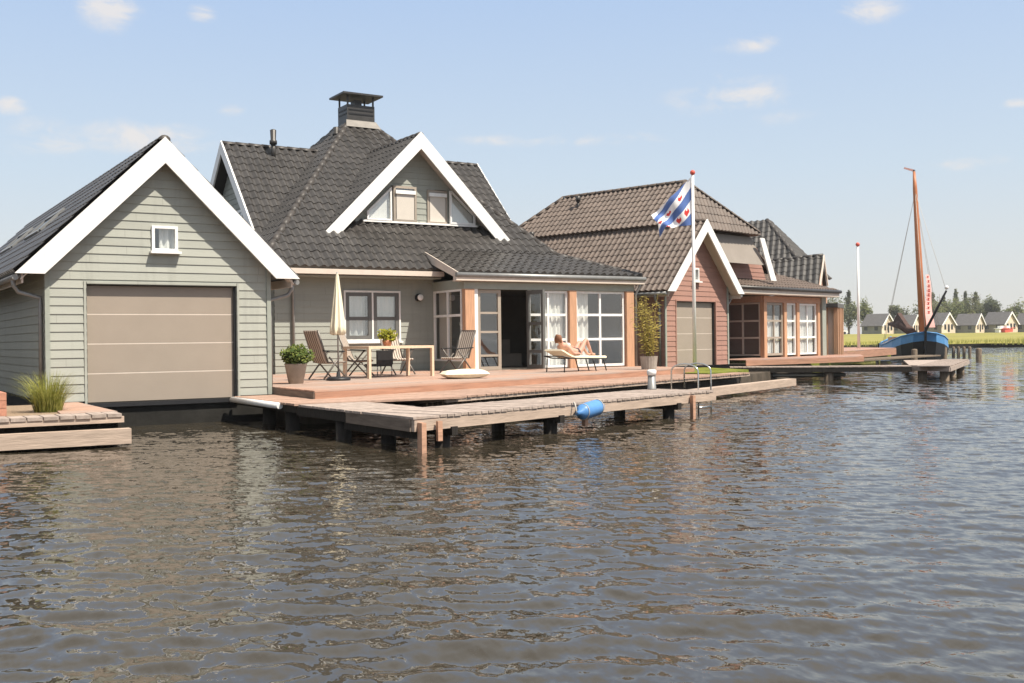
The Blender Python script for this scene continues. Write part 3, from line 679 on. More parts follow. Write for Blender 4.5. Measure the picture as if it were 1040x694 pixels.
g.add([(10.1, 28.9, .6), (14.7, 28.9, .6), (14.7, 28.9, 3.4), (10.1, 28.9, 3.4)], [(0, 1, 2, 3)])
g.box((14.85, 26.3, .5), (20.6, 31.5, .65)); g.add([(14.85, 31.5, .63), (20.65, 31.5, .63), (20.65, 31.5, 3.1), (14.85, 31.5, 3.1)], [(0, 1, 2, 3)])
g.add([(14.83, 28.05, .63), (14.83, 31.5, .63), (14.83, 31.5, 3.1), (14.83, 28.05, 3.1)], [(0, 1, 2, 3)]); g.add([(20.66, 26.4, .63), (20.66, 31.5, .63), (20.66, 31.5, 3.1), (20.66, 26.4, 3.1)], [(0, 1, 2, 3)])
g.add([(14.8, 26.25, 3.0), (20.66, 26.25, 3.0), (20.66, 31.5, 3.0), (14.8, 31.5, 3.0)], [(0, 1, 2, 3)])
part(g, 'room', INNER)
g = G()  # a sofa seen dimly through the open door
g.box((16.6, 29.2, .63), (18.6, 30.0, 1.05)); g.box((16.6, 29.9, 1.05), (18.6, 30.15, 1.5)); g.box((16.5, 29.2, 1.05), (16.7, 30, 1.25))
tag(g.build('sofa', FRAMEB), 'dim taupe sofa standing inside behind the open terrace door', 'sofa')
# roof planes
g = G()
tiles(g, [FL, (14.62, 27.3, 3.5), (14.62, 28, 4.107), (9.895, 28, 4.107)])
tiles(g, [(9.895, 28, 4.107), (19.2, 28, 4.107), PR, PL], org=FL)
tiles(g, [(14.5, 26.0, 3.37), (21.0, 26.0, 3.37), (19.2, 28, 4.1), (14.5, 28, 4.1)])
tiles(g, [(21.0, 26.0, 3.37), (21.0, 39.3, 3.34), (19.2, 39, 4.1), (19.2, 28, 4.1)])
tiles(g, [(9.3, 39.3, 3.5), FL, PL, (14.4, 34.3, 8.7)])
tiles(g, [(19.2, 28, 4.1), (19.2, 38.6, 4.1), (15.4, 34.3, 8.7), PR])
g.add([(9.3, 39.3, 3.5), (21, 39.3, 3.5), (15.4, 34.3, 8.7), (14.4, 34.3, 8.7)], [(0, 1, 2, 3)]); g.uv += [(0, 0)]*4
g.add([PL, PR, (15.4, 34.3, 8.7), (14.4, 34.3, 8.7)], [(0, 1, 2, 3)]); g.uv += [(0, 0)]*4
tiles(g, [(10.2, 29.7, 4.1), (14.2, 29.7, 4.1), (14.2, 33.3, 7.7), (10.2, 33.3, 7.7)])
tiles(g, [(10.2, 36.9, 4.1), (14.2, 36.9, 4.1), (14.2, 33.3, 7.7), (10.2, 33.3, 7.7)])
tiles(g, [(15.5, 29.7, 4.1), (19.4, 29.7, 4.1), (19.4, 33.3, 7.7), (15.5, 33.3, 7.7)])
tiles(g, [(15.5, 36.9, 4.1), (19.4, 36.9, 4.1), (19.4, 33.3, 7.7), (15.5, 33.3, 7.7)])
roof = part(g, 'roof', TILE)
DX, DY, DZ = 14.70, 28.52, 7.58     # dormer apex
g = G()
zb = 4.62; hw = DZ-zb
tiles(g, [(DX-hw, 32.4, zb), (DX-hw, DY, zb), (DX, DY, DZ), (DX, 32.4, DZ)])
tiles(g, [(DX+hw, DY, zb), (DX+hw, 32.4, zb), (DX, 32.4, DZ), (DX, DY, DZ)])
dorm = part(g, 'dormer_roof', TILE)
g = G()
for p, q in ((FL, PL), ((19.2, 28, 4.1), PR), ((21.0, 26.0, 3.37), (19.2, 28, 4.1)), ((10.2, 33.3, 7.7), (13.6, 33.3, 7.7)), ((15.8, 33.3, 7.7), (19.4, 33.3, 7.7)), (PL, PR), ((DX, DY, DZ), (DX, 32.1, DZ))):
    g = G(); ridge(g, V(p)+V((0, 0, .05)), V(q)+V((0, 0, .05)), .115); g.build('ridge_cap', CAP, roof)
g = G(); gable_boards(g, (DX, DY, DZ+.12), (DX-3.12, DY, 4.55), (DX+3.12, DY, 4.55), (0, -1, 0), .50, .05); part(g, 'bargeboard', WHITE)
g = G(); gable_boards(g, (10.2, 33.3, 7.82), (10.2, 29.75, 4.2), (10.2, 36.85, 4.2), (-1, 0, 0), .42, .05); part(g, 'bargeboard', WHITE)
g = G(); gable_boards(g, (19.4, 33.3, 7.82), (19.4, 29.75, 4.2), (19.4, 36.85, 4.2), (1, 0, 0), .42, .05); part(g, 'bargeboard', WHITE)
g = G()
for s in (-1, 1): g.prism([(DX, DY+.03, DZ-.22), (DX+s*2.95, DY+.03, DZ-.22-2.95), (DX+s*2.95, 28.98, DZ-.22-2.95), (DX, 28.98, DZ-.22)], (0, 0, .03))
part(g, 'soffit', CREAM)
# verge strip down the right hip, pale flashing
g = G(); ridge(g, (19.24, 28.0, 4.17), (17.3, 30.72, 6.52), .06, 3); part(g, 'hip_flashing', LEAD)
# dormer front wall and windows
g = G()
siding(g, (DX, 28.98, 0), EX, -EY, [(-2.5, 4.9), (2.5, 4.9), (0, 7.4)], [(-.78, 4.98, .02, 6.12), (.42, 4.98, 1.1, 6.08)], .178, .5)
g.add([(DX-2.6, 29.75, 4.7), (DX+2.6, 29.75, 4.7), (DX, 29.75, 7.3)], [(0, 1, 2)])
part(g, 'dormer_wall', SAGE2)
O = (DX, 28.98, 0)
poly_window(hs, O, EX, -EY, [(-1.62, 5.05), (-.82, 5.05), (-.82, 6.06), (-1.62, 5.30)], .055, back=CURT, proud=.17)
window(hs, O, EX, -EY, -.76, 5.05, .0, 6.1, fw=.07, fm=FRAMEB, proud=.16)
window(hs, O, EX, -EY, .42, 5.05, 1.1, 6.06, fw=.07, fm=FRAMEB, proud=.05)
for a, b, d in ((-.67, -.09, .165), (.5, 1.02, .06)):
    g = G(); g.box((DX+a, 28.98-d, 5.1), (DX+b, 28.98-d+.012, 5.86)); bl = part(g, 'sun_blind', BLIND)
    g = G(); g.box((DX+a-.04, 28.98-d-.05, 5.86), (DX+b+.04, 28.98-d+.01, 5.97)); g.build('blind_box', WHITE, bl)
poly_window(hs, O, EX, -EY, [(1.14, 5.05), (2.02, 5.05), (2.02, 5.36), (1.2, 6.06), (1.14, 6.06)], .055, back=CURT, proud=.17)
g = G(); g.box((DX-1.75, 28.82, 4.99), (DX+2.1, 29.0, 5.045)); part(g, 'sill', WHITE)
# front eave of the main part: soffit, box gutter, downpipe
g = G(); g.box((9.35, 27.42, 3.27), (14.75, 28.0, 3.31)); part(g, 'soffit', TRIM)
g = G(); g.box((9.3, 27.24, 3.33), (14.75, 27.42, 3.47)); gut = part(g, 'gutter', CREAM)
g = G(); g.tube([(9.95, 27.35, 3.33), (9.95, 27.35, 3.2), (10.0, 27.55, 3.14), (10.02, 27.9, 3.1), (10.45, 27.92, 3.05), (10.45, 27.92, .63)], .04, 8); g.build('downpipe', ZINC, gut)
# left wall gable window
window(hs, (10.55, 36.6, 0), -EY, -EX, 2.4, 4.3, 4.2, 5.6, cols=2, fw=.08, proud=.03)
# big double window on the terrace wall
wn = window(hs, (9.95, 28, 0), EX, -EY, 2.0, 1.5, 3.75, 2.93, cols=2, fw=.05, fm=WHITE, proud=.05, bar=.025)
for a, b in ((2.06, 2.84), (2.91, 3.69)):
    window(wn, (9.95, 28, 0), EX, -EY, a, 1.56, b, 2.87, rails=(2.14,), fw=.1, fm=FRAMEG, proud=.035, bar=.05, name='casement')
curtain(G(), V((12.05, 28.16, 0)), EX, -EY, 1.5, 2.95, .62).build('curtain', CURT, wn); curtain(G(), V((12.9, 28.16, 0)), EX, -EY, 1.5, 2.95, .7).build('curtain', CURT, wn)
g = G(); g.box((11.9, 27.9, 1.44), (13.75, 28.03, 1.498)); g.build('sill', WHITE, wn)
# wall lamp
g = G(); g.tube([(14.28, 27.98, 2.75), (14.28, 27.86, 2.75)], .11, 14); lm = part(g, 'wall_lamp', BLACK)
g = G(); g.ball((14.28, 27.83, 2.75), (.095, .05, .095), 14, 8); g.build('lamp_glass', WHITE, lm)
# bay: band, gutter, cedar posts
g = G(); g.box((14.76, 26.12, 2.93), (20.78, 26.3, 3.13)); g.box((14.76, 26.3, 2.93), (14.86, 28, 3.2)); part(g, 'bay_band', TRIM)
g = G(); g.box((14.42, 25.93, 3.15), (21.05, 26.11, 3.27)); g.box((14.5, 26.11, 3.14), (20.95, 26.3, 3.17)); part(g, 'eave_board', CREAM)
g = G(); g.tube([(14.42, 25.94, 3.31), (21.08, 25.94, 3.31)], .07, 10); part(g, 'gutter', ZINC)
g = G(); g.prism([(14.46, 25.96, 3.2), (14.46, 25.96, 3.39), (14.46, 28.0, 4.12), (14.46, 28.0, 3.86)], (.045, 0, 0)); part(g, 'bargeboard', CREAM)
for x0, x1 in ((14.78, 15.08), (18.33, 18.58), (20.46, 20.74)):
    g = G(); g.box((x0, 26.08, .6), (x1, 26.26, 2.93)); part(g, 'post', CEDAR)
g = G(); g.box((15.08, 26.14, .6), (15.22, 26.24, 2.93)); part(g, 'door_jamb', WHITE)
OB = (0, 26.2, 0)
window(hs, OB, EX, -EY, 15.22, .64, 16.0, 2.92, rails=(1.72, 2.26, 1.05), fw=.1, fm=FRAMEB, proud=.02, bar=.03, name='fixed_door_leaf')
lf = window(hs, (16.9, 26.16, 0), -EY, EX, 0, .66, .86, 2.9, rails=(1.15, 1.95), fw=.11, fm=FRAMEG, proud=.02, bar=.045, name='open_door_leaf', label='dark grey glazed door leaf swung open')
g = G(); g.bar((16.86, 25.4, 1.7), (16.86, 25.52, 1.7), .02, .02); g.bar((16.80, 25.44, 1.62), (16.80, 25.44, 1.82), .05, .02); g.build('handle', STEEL, lf)
window(hs, OB, EX, -EY, 16.94, .66, 18.32, 2.92, cols=2, rails=(1.48, 2.21), fw=.07, proud=.02, back=('curtain', CURT, 17.45, .66, 18.3, 2.92, .14))
window(hs, OB, EX, -EY, 18.6, .66, 20.44, 2.92, cols=2, rails=(1.48, 2.21), fw=.07, proud=.02, back=('curtain', CURT, 18.62, .66, 19.15, 2.92, .14))
sw = window(hs, (14.8, 28.0, 0), -EY, -EX, .03, .9, 1.70, 2.93, cols=2, rails=(2.2,), fw=.055, proud=.03)
g = G(); siding(g, (14.8, 28, 0), -EY, -EX, [(0, .5), (1.72, .5), (1.72, .9), (0, .9)], (), .178, .5); part(g, 'bay_side_panel', SAGE2)
curtain(G(), V((14.95, 27.95, 0)), -EY, -EX, .9, 2.93, .75, .01).build('blind', BLIND, sw)
# bay downpipe on the right corner
g = G(); g.tube([(20.95, 25.98, 3.25), (20.9, 26.02, 3.05), (20.84, 26.12, 2.85), (20.84, 26.12, .63)], .04, 8); part(g, 'downpipe', ZINC)
# chimney
g = G(); g.box((14.42, 33.28, 8.5), (15.42, 34.05, 9.42)); ch = g.build('chimney', SHEET, roof)
g = G()
for x in (14.46, 15.38):
    for y in (33.32, 34.01): g.box((x-.025, y-.025, 9.42), (x+.025, y+.025, 9.74))
g.box((14.8, 33.5, 9.42), (15.05, 33.85, 9.64))
g.add([(14.2, 33.05, 9.72), (15.64, 33.05, 9.72), (15.64, 34.28, 9.72), (14.2, 34.28, 9.72), (14.2, 33.05, 9.78), (15.64, 33.05, 9.78), (15.64, 34.28, 9.78), (14.2, 34.28, 9.78), (14.92, 33.66, 9.93)],
      [(0, 3, 2, 1), (0, 1, 5, 4), (1, 2, 6, 5), (2, 3, 7, 6), (3, 0, 4, 7), (4, 5, 8), (5, 6, 8), (6, 7, 8), (7, 4, 8)])
g.build('chimney_cap', SHEET, ch)
for z in (9.12, 9.26):     # dark vent slots, a row at a time
    for a, b in (((14.48, 33.262, z-.022), (15.37, 33.278, z+.022)), ((14.402, 33.34, z-.022), (14.418, 34.0, z+.022))):
        G().box(a, b).build('vent_slot', BLACK, ch)
g = G(); g.prism([(14.3, 33.08, 8.66), (15.55, 33.08, 8.66), (15.46, 33.265, 8.9), (14.38, 33.265, 8.9)], (0, -.02, -.02)); g.build('flashing', LEAD, ch)
for x, y, z, h, nm in ((11.72, 32.9, 7.3, .95, 'vent_pipe'), (13.9, 33.0, 8.0, .55, 'vent_pipe')):
    g = G(); g.tube([(x, y, z), (x, y, z+h*.55)], .075, 10); g.lathe([(0, h*.5), (.12, h*.5), (.12, h*.62), (.085, h*.65), (.1, h*.97), (.06, h), (0, h)], (x, y, z), 12)
    g.build(nm, SHEET, roof)

# ------------------------------------------------------------------ terrace, boardwalk, jetty
g = G()
tp = [(7.14, 18.07), (12.49, 20.02), (20.95, 23.6), (20.95, 26.2), (14.9, 26.2), (14.9, 28.0), (7.5, 28.0), (7.16, 20.64)]
tr = thing('terrace', 'raised reddish wooden terrace along the front of the grey-green house', 'terrace', (13, 23, .48))
dk = G(); ca, sa = math.cos(R(21)), math.sin(R(21)); hull2 = [(7.14, 18.07), (12.49, 20.02), (20.95, 23.6), (20.95, 28.0), (7.5, 28.0), (7.16, 20.64)]
hq = [(x*ca+y*sa, -x*sa+y*ca) for x, y in hull2]; rp_ = random.Random(12); q0 = min(b for _, b in hq)
k = 0
while q0+k*.145 < max(b for _, b in hq):
    a0_, b0_ = q0+k*.145+.004, q0+(k+1)*.145-.004; rr0 = min(a for a, _ in hq)-1; rr1 = max(a for a, _ in hq)+1
    cuts = [rr0]; c_ = rr0+rp_.uniform(1.5, 4.5)
    while c_ < rr1: cuts.append(c_); c_ += rp_.choice([3.6, 4.2, 4.8])
    cuts.append(rr1)
    for u1_, u2_ in zip(cuts, cuts[1:]):
        pl_ = [(u1_+.002, a0_), (u2_-.002, a0_), (u2_-.002, b0_), (u1_+.002, b0_)]
        for i_, p in enumerate(hq):
            q = hq[(i_+1) % len(hq)]; aa, bb = q[1]-p[1], -(q[0]-p[0]); pl_ = clip(pl_, aa, bb, aa*p[0]+bb*p[1])
            if len(pl_) < 3: break
        if len(pl_) < 3: continue
        dz = rp_.uniform(-.0025, .0025)
        dk.prism([(a*ca-b*sa, a*sa+b*ca, .602+dz) for a, b in pl_], (0, 0, .028))
    k += 1
dk.build('deck', TERR, tr)
g = G()
for z0, z1 in ((.33, .46), (.468, .597)):
    for a, b in ((tp[0], tp[1]), (tp[1], tp[2])):
        g.bar((a[0], a[1], (z0+z1)/2), (b[0], b[1], (z0+z1)/2), .03, z1-z0)
g.bar((20.95, 23.6, .47), (20.95, 26.2, .47), .03, .27)
g.build('fascia', FASC, tr)
g = G(); g.bar((7.14, 18.07, .525), (7.16, 20.64, .525), .035, .145); g.build('end_board', FASCD, tr)
rnd = random.Random(3)
def plank_strip(g, a, b, wid, z, pw=.14, gap=.012, side=1, thick=.035, jit=.012):
    """planks laid across a walk from a to b, running wid to the left of travel (side=1)"""
    a, b = V((*a, z)), V((*b, z)); d = (b-a); L = d.length; d.normalize(); nrm = V((-d.y, d.x, 0))*side; n = int(L/pw)
    for i in range(n):
        p = a+d*(i*pw+gap/2); q = a+d*((i+1)*pw-gap/2); w0 = -rnd.random()*jit; w1 = wid+rnd.random()*jit; dz = V((0, 0, rnd.uniform(-.003, .003)-thick))
        g.prism([p+nrm*w0+dz, q+nrm*w0+dz, q+nrm*w1+dz, p+nrm*w1+dz], (0, 0, thick))
    return g
bw = thing('boardwalk', 'low reddish boardwalk between the terrace front and the narrow jetty', 'boardwalk', (9, 18.5, 0))
g = G(); plank_strip(g, (9.2, 16.95), (20.4, 21.70), 2.05, .48, .15); plank_strip(g, (20.4, 21.70), (21.95, 22.36), .5, .48, .15); plank_strip(g, (6.33, 16.9), (6.33, 20.2), 3.2, .482, .14, side=-1); g.build('deck', PLANKR, bw)
g = G(); g.bar((9.2, 17.0, .41), (21.95, 22.41, .41), .05, .06); g.build('edge_beam', BEAM, bw)
G().bar((6.40, 16.95, .385), (6.40, 20.2, .385), .05, .12).build('end_beam', PILE, bw)
g = G(); g.bar((9.0, 17.35, .0), (21.9, 22.8, .0), .08, .6); g.build('bank_boards', PILE, bw)
tag(G().tube([(6.31, 20.15, .42), (6.31, 17.55, .42)], .055, 12).build('guard_pipe', WHITE), 'white plastic pipe fixed along the boardwalk edge beside the garage door', 'pipe')
jt = thing('jetty', 'long narrow weathered plank jetty on dark piles in front of the terrace', 'jetty', (10, 14.5, 0))
ja, jb = (6.47, 12.86), (14.35, 15.53)
jd = (V(jb)-V(ja)).normalized(); jn = V((-jd.y, jd.x))
g = G(); plank_strip(g, tuple(V(ja)+jd*.52), jb, 1.38, .48, .145)
a0, a1 = V(ja)+jd*.51, V(ja)+jd*.51+jn*1.38; g.prism([(ja[0], ja[1], .445), (a0.x, a0.y, .445), (a1.x, a1.y, .445), (6.41, 14.4, .445)], (0, 0, .032))
plank_strip(g, (6.41, 14.42), (6.36, 16.9), 1.18, .475, .14, side=-1)
g.build('deck', PLANK, jt)
g = G()
for w in (.04, 1.32):
    p = V(ja)+jn*w+jd*(.03 if w < 1 else .55); q = V(jb)+jn*w; g.bar((*p, .36), (*q, .36), .06, .16)
g.build('side_beam', BEAM, jt)
G().bar((6.475, 12.93, .36), (6.44, 15.0, .36), .05, .16).build('end_beam', FASCD, jt); G().bar((6.44, 15.02, .36), (6.39, 16.9, .36), .05, .14).build('end_beam', PILE, jt); G().bar((6.6, 12.95, .22), (6.5, 15.2, .22), .05, .1).build('end_beam', PILE, jt)
def pile(par, x, y, top, r=.1, m=PILE, name='pile'):
    return G().tube([(x, y, -1.2), (x, y, top)], r, 12).build(name, m, par)
for f in (.8, 3.3, 6.9):
    for w in (.22, 1.3):
        p = V(ja)+jd*f+jn*w; pile(jt, p.x, p.y, .3, .11)
    p, q = V(ja)+jd*f-jn*.02, V(ja)+jd*f+jn*1.6
    G().bar((*p, .24), (*q, .24), .12, .12).build('cross_beam', PILE, jt)
p = V(ja)+jd*.1-jn*.06; SK = lambda a, b, w, h: G().bar(a, b, w, h).build('stake', CEDARL, jt); SK((*p, -.6), (*p, .40), .13, .07); p2 = p+jd*.34; SK((*p2, .13), (*p2, .40), .06, .07); p3 = p+jd*3.75; SK((*p3, .1), (*p3, .42), .1, .06); p4 = p+jd*7.2; SK((*p4, -.5), (*p4, .42), .09, .06)
for x, y in ((6.55, 15.4), (6.55, 17.6), (6.7, 19.2), (8.2, 16.2)): pile(jt, x, y, .36, .12)
# fender beam along the bank, right of the jetty
tag(G().bar((15.2, 18.3, .18), (23.2, 21.98, .18), .28, .2).build('fender_beam', BEAM), 'pale square timber fender beam lying on the water along the bank', 'beam')
# left deck with planter bed
ld = thing('planter_deck', 'small reddish deck with a gravel bed at the left edge of the photo', 'deck', (1, 18, 0))
g = G(); plank_strip(g, (-4.02, 16.55), (3.55, 16.42), .55, .48, .215, .018, thick=.05); g.build('border_planks', PLANK, ld)
g = G(); g.prism([(2.75, 17.0, .45), (3.55, 16.98, .45), (3.55, 20.2, .45), (3.05, 20.2, .45)], (0, 0, .035)); g.build('deck', TERR, ld)
g = G(); g.bar((-4, 16.58, .395), (3.53, 16.46, .395), .05, .09); g.build('edge_beam', BEAM, ld)
g = G(); g.bar((3.5, 16.6, .3), (3.5, 20.2, .3), .05, .3); g.bar((-4, 16.95, .1), (3.5, 16.8, .1), .06, .7); g.build('bank_boards', PILE, ld)
g = G(); g.prism([(-4, 17.08, .42), (2.75, 17.0, .42), (3.0, 20.2, .42), (-4, 20.4, .42)], (0, 0, .045)); g.build('gravel_bed', GRAVEL, ld)
tag(G().bar((-4, 16.62, .155), (3.6, 16.38, .155), .2, .22).build('fender_beam', BEAM), 'pale timber fender beam under the planter deck at the left edge', 'beam')
g = G()
for i in range(3):
    z = .47+.115*i; g.box((1.1, 17.2, z), (1.62, 19.0, z+.11)); g.box((1.63, 17.22, z), (2.05, 18.97, z+.11))
tag(g.build('clay_blocks', BRICK), 'low stack of orange clay blocks beside the ornamental grass', 'blocks')

# ------------------------------------------------------------------ jetty fittings
bol = thing('bollard_light', 'short white cylindrical bollard standing on the narrow jetty', 'bollard', (13.6, 16.57, .48))
G().lathe([(.0, 0), (.1, 0), (.085, .02), (.075, .3), (.0, .3)], (0, 0, 0), 16).build('post', ZINC, bol, world=False)
G().lathe([(0, .28), (.09, .28), (.095, .37), (.07, .39), (0, .39)], (0, 0, 0), 16).build('cap', WHITE, bol, world=False)
lad = thing('swim_ladder', 'stainless steel swimming ladder with two hooped handrails on the jetty end', 'ladder', (14.1, 15.9, .48), math.atan2(jd.y, jd.x))
for x in (0, .5):
    pts = [(x, .62, 0)]+[(x, .31+.31*math.cos(t), .42+.16*math.sin(t)) for t in np.linspace(0, math.pi, 9)]+[(x, 0, -.2)]
    pts = [(x, .5, 0)]+[(x, .2+.3*math.cos(t), .36+.14*math.sin(t)) for t in np.linspace(0, math.pi, 9)]+[(x, -.1, -.9)]
    G().tube(pts, .015, 8).build('handrail', STEEL, lad, world=False)
g = G()
for z in (-.1, -.35, -.6): g.tube([(0, -.1, z), (.5, -.1, z)], .018, 8)
g.build('rung', STEEL, lad, world=False)
fn = thing('boat_fender', 'blue inflatable boat fender hanging from the jetty side', 'fender', (10.2, 13.98, .36), math.atan2(jd.y, jd.x))
Mr = Matrix.Rotation(R(90), 4, 'Y') @ Matrix.Rotation(0, 4, 'Z')
g = G(); prof = [(.0, -.36), (.035, -.36), (.04, -.30), (.11, -.25), (.13, -.17), (.13, .17), (.11, .25), (.04, .30), (.035, .36), (0, .36)]
g.lathe(prof, (0, 0, 0), 16); tilt = Matrix.Rotation(R(-7), 4, 'Y') @ Mr
g.v = [tuple(tilt @ V(p)) for p in g.v]; g.build('body', BLUEF, fn, world=False)
g = G(); g.tube([(.36, 0, .04), (.4, .06, .1), (.42, .12, .13)], .012, 6); g.tube([(-.36, 0, -.04), (-.3, .08, .1), (-.28, .12, .13)], .012, 6); g.build('rope', ROPE, fn, world=False)
for x in (-.2, .2): G().tube([(x, .128*math.cos(a), .128*math.sin(a)+x*.123) for a in np.linspace(0, 6.28, 17)], .008, 5).build('band', ROPE, fn, world=False)
# ------------------------------------------------------------------ flag pole and flag
fp = thing('flagpole', 'tall white flagpole with red ball top in front of the brown boathouse', 'flagpole', (22.0, 24.75, .5))
fpx, fpy = 22.0, 24.75
G().tube([(fpx, fpy, .45), (fpx, fpy, 6.42)], [.06, .042], 12).build('pole', WHITE, fp)
G().ball((fpx, fpy, 6.50), .08, 12, 8).build('finial', REDB, fp)
def frisian_flag():
    nu, nv = 130, 90; lf = V((-.848, .53, 0)); fd = V((.53, .848, 0)); top = V((fpx, fpy, 6.36)); g = G()
    def pos(u, v):
        x = .05+1.22*u*(1-.22*v) ; z = -1.45*v-u*(1.17*(1-v)+.1*v)
        d = .10*math.sin(u*9+v*4)*u**.7+.05*math.sin(u*17-v*9)*u
        if u > .85 and v > .7: z -= (u-.85)*(v-.7)*5
        return top+lf*x+fd*d+V((0, 0, z+.03*math.sin(u*14+v*3)*u))
    vs = [pos(i/nu, j/nv) for j in range(nv+1) for i in range(nu+1)]
    def leaf(u, v, cu, cv, s):           # a rounded water-lily leaf
        a, b = (u-cu)/s, (v-cv)/s*.8; k = abs(a); return (a*a+(b+.35*(1-k)*0)**2 < .8 and not (k < .28 and b < -.45)) and (b < .9-.9*k)
    def idx(u, v):
        w = v-.62*u
        for cu, cv in ((.14, .70), (.38, .84), (.74, 1.02), (.3, .26), (.62, .46), (.92, .66)):
            if leaf(u, v, cu, cv, .085 if cv > .68 else .07): return 2
        for lo, hi, k in ((.74, 9, 0), (.47, .74, 1), (.2, .47, 0), (-.07, .2, 1), (-.34, -.07, 0)):
            if lo <= w < hi: return k
        return 1
    n = nu+1
    for j in range(nv):
        for i in range(nu): g.f.append((j*n+i, j*n+i+1, (j+1)*n+i+1, (j+1)*n+i)); g.sm.append(True); g.mi.append(idx((i+.5)/nu, (j+.5)/nv))
    g.v = [tuple(p) for p in vs]
    o = g.build('flag', [FLB, FLW, FLR], None); tag(o, 'blue and white diagonally striped flag with red leaf shapes drooping from its pole', 'flag')
frisian_flag()

# ------------------------------------------------------------------ terrace furniture
def cushion_profile(g, pts, w, th, uv0):
    """a padded strip following pts (side profile x,z), width w along y"""
    n0 = len(g.v); k = len(pts); nrm = []
    for i in range(k):
        a = V((*pts[max(i-1, 0)], 0)); b = V((*pts[min(i+1, k-1)], 0)); d = (b-a).normalized(); nrm.append((-d.y, d.x))
    ring = [(-.5, 0), (-.5, .7), (-.42, 1), (.42, 1), (.5, .7), (.5, 0)]; vs = []; uv = []; L = 0
    for i, (x, z) in enumerate(pts):
        if i: L += math.hypot(x-pts[i-1][0], z-pts[i-1][1])
        puff = .82 if (i % 4 == 0) else 1.
        for y, h in ring: vs.append((x+nrm[i][0]*h*th*puff, y*w, z+nrm[i][1]*h*th*puff)); uv.append((y+.5, L))
    m = len(ring); fs = [(i*m+j, i*m+(j+1) % m, (i+1)*m+(j+1) % m, (i+1)*m+j) for i in range(k-1) for j in range(m)]
    fs += [tuple(range(m)), tuple(range((k-1)*m, k*m))]
    if g.uv is None: g.uv = [(0, 0)]*n0
    g.add(vs, fs, False); g.uv += uv; return g
def garden_chair():
    """folding recliner, faces +x, feet on z=0"""
    t = thing('garden_chair', 'folding garden chair with striped cushion at the left end of the table', 'chair', (0, 0, 0), 0, 'striped garden chairs round the table')
    g = G()
    for y in (-.28, .28):
        g.tube([(.28, y, .40), (-.22, y, .40)], .014, 6); g.tube([(-.2, y, .40), (-.33, y, .75), (-.46, y, 1.12)], .02, 6)
    g.tube([(-.46, -.28, 1.12), (-.46, .28, 1.12)], .015, 6); g.tube([(.28, -.28, .4), (.28, .28, .4)], .014, 6)
    g.build('frame', ALU, t, world=False)
    for y in (-.3, .3):
        G().tube([(.22, y, .66), (-.33, y, .02)], .02, 6).build('leg', ALU, t, world=False)
        G().tube([(-.18, y, .52), (.3, y, .02)], .019, 6).build('leg', ALU, t, world=False)
        G().bar((-.34, y, .665), (.24, y, .645), .05, .025).build('armrest', BLACK, t, world=False)
    g = G(); pts = [(.3, .40), (.27, .425), (.14, .42), (.02, .415), (-.1, .41), (-.19, .43), (-.235, .52), (-.275, .63), (-.315, .74), (-.355, .85), (-.395, .96), (-.435, 1.07), (-.46, 1.13)]
    cushion_profile(g, pts, .5, -.05 if False else .055, 0)
    g.build('cushion', STRIPE, t, world=False); return t
ch0 = garden_chair(); Z0 = .63
ch0.matrix_basis = Matrix.Translation(V((9.45, 23.05, Z0))) @ Matrix.Rotation(R(12), 4, 'Z')
dup(ch0, (10.7, 24.15, Z0), R(-38), 'striped garden chair behind the parasol, at the far left of the table')
dup(ch0, (12.05, 24.75, Z0), R(-80), 'striped garden chair behind the table facing the water, near the window')
dup(ch0, (13.72, 24.75, Z0), R(192), 'striped garden chair at the right end of the table by the cedar post')
bc = thing('low_chair', 'black low-backed chair tucked behind the table under the green plant', 'chair', (11.45, 24.3, Z0), R(15))
G().box((-.25, -.03, .28), (.25, .02, .64)).build('backrest', BLACK, bc, world=False)
G().box((-.25, .0, .24), (.25, .46, .30)).build('seat', BLACK, bc, world=False)
for x in (-.23, .23):
    for y in (0, .42): G().tube([(x, y, .24), (x, y, 0)], .014, 6).build('leg', STEEL, bc, world=False)
tb = thing('dining_table', 'pale wooden garden table with square legs on the terrace', 'table', (10.32, 22.74, Z0), R(15.5))
G().box((0, 0, .69), (2.06, .95, .75)).build('tabletop', PALEW, tb, world=False)
for x, y in ((.035, .035), (2.025, .035), (2.025, .915), (.035, .915)): G().box((x-.035, y-.035, 0), (x+.035, y+.035, .69)).build('leg', PALEW, tb, world=False)
# parasol
ps = thing('parasol', 'closed cream parasol standing on the terrace beside the garden table', 'parasol', (9.42, 22.4, Z0))
G().lathe([(0, 0), (.27, 0), (.27, .05), (.22, .075), (.05, .09), (.035, .2), (0, .2)], (0, 0, 0), 20).build('base', BLACK, ps, world=False)
G().tube([(0, 0, .08), (0, 0, 2.42)], .02, 8).build('pole', ZINC, ps, world=False)
g = G(); n = 40; prof = [(.012, 2.42), (.035, 2.3), (.06, 2.05), (.095, 1.75), (.125, 1.45), (.155, 1.22), (.16, 1.08), (.10, 1.02)]
vs = [V((r*(1+.22*math.cos(8*a))*math.cos(a), r*(1+.22*math.cos(8*a))*math.sin(a), z-.05*math.cos(8*a+1)*(r/.16)**3)) for r, z in prof for a in (2*math.pi*k/n for k in range(n))]
g.add(vs, [(i*n+k, i*n+(k+1) % n, (i+1)*n+(k+1) % n, (i+1)*n+k) for i in range(len(prof)-1) for k in range(n)], True); g.build('canopy', CLOTH, ps, world=False)
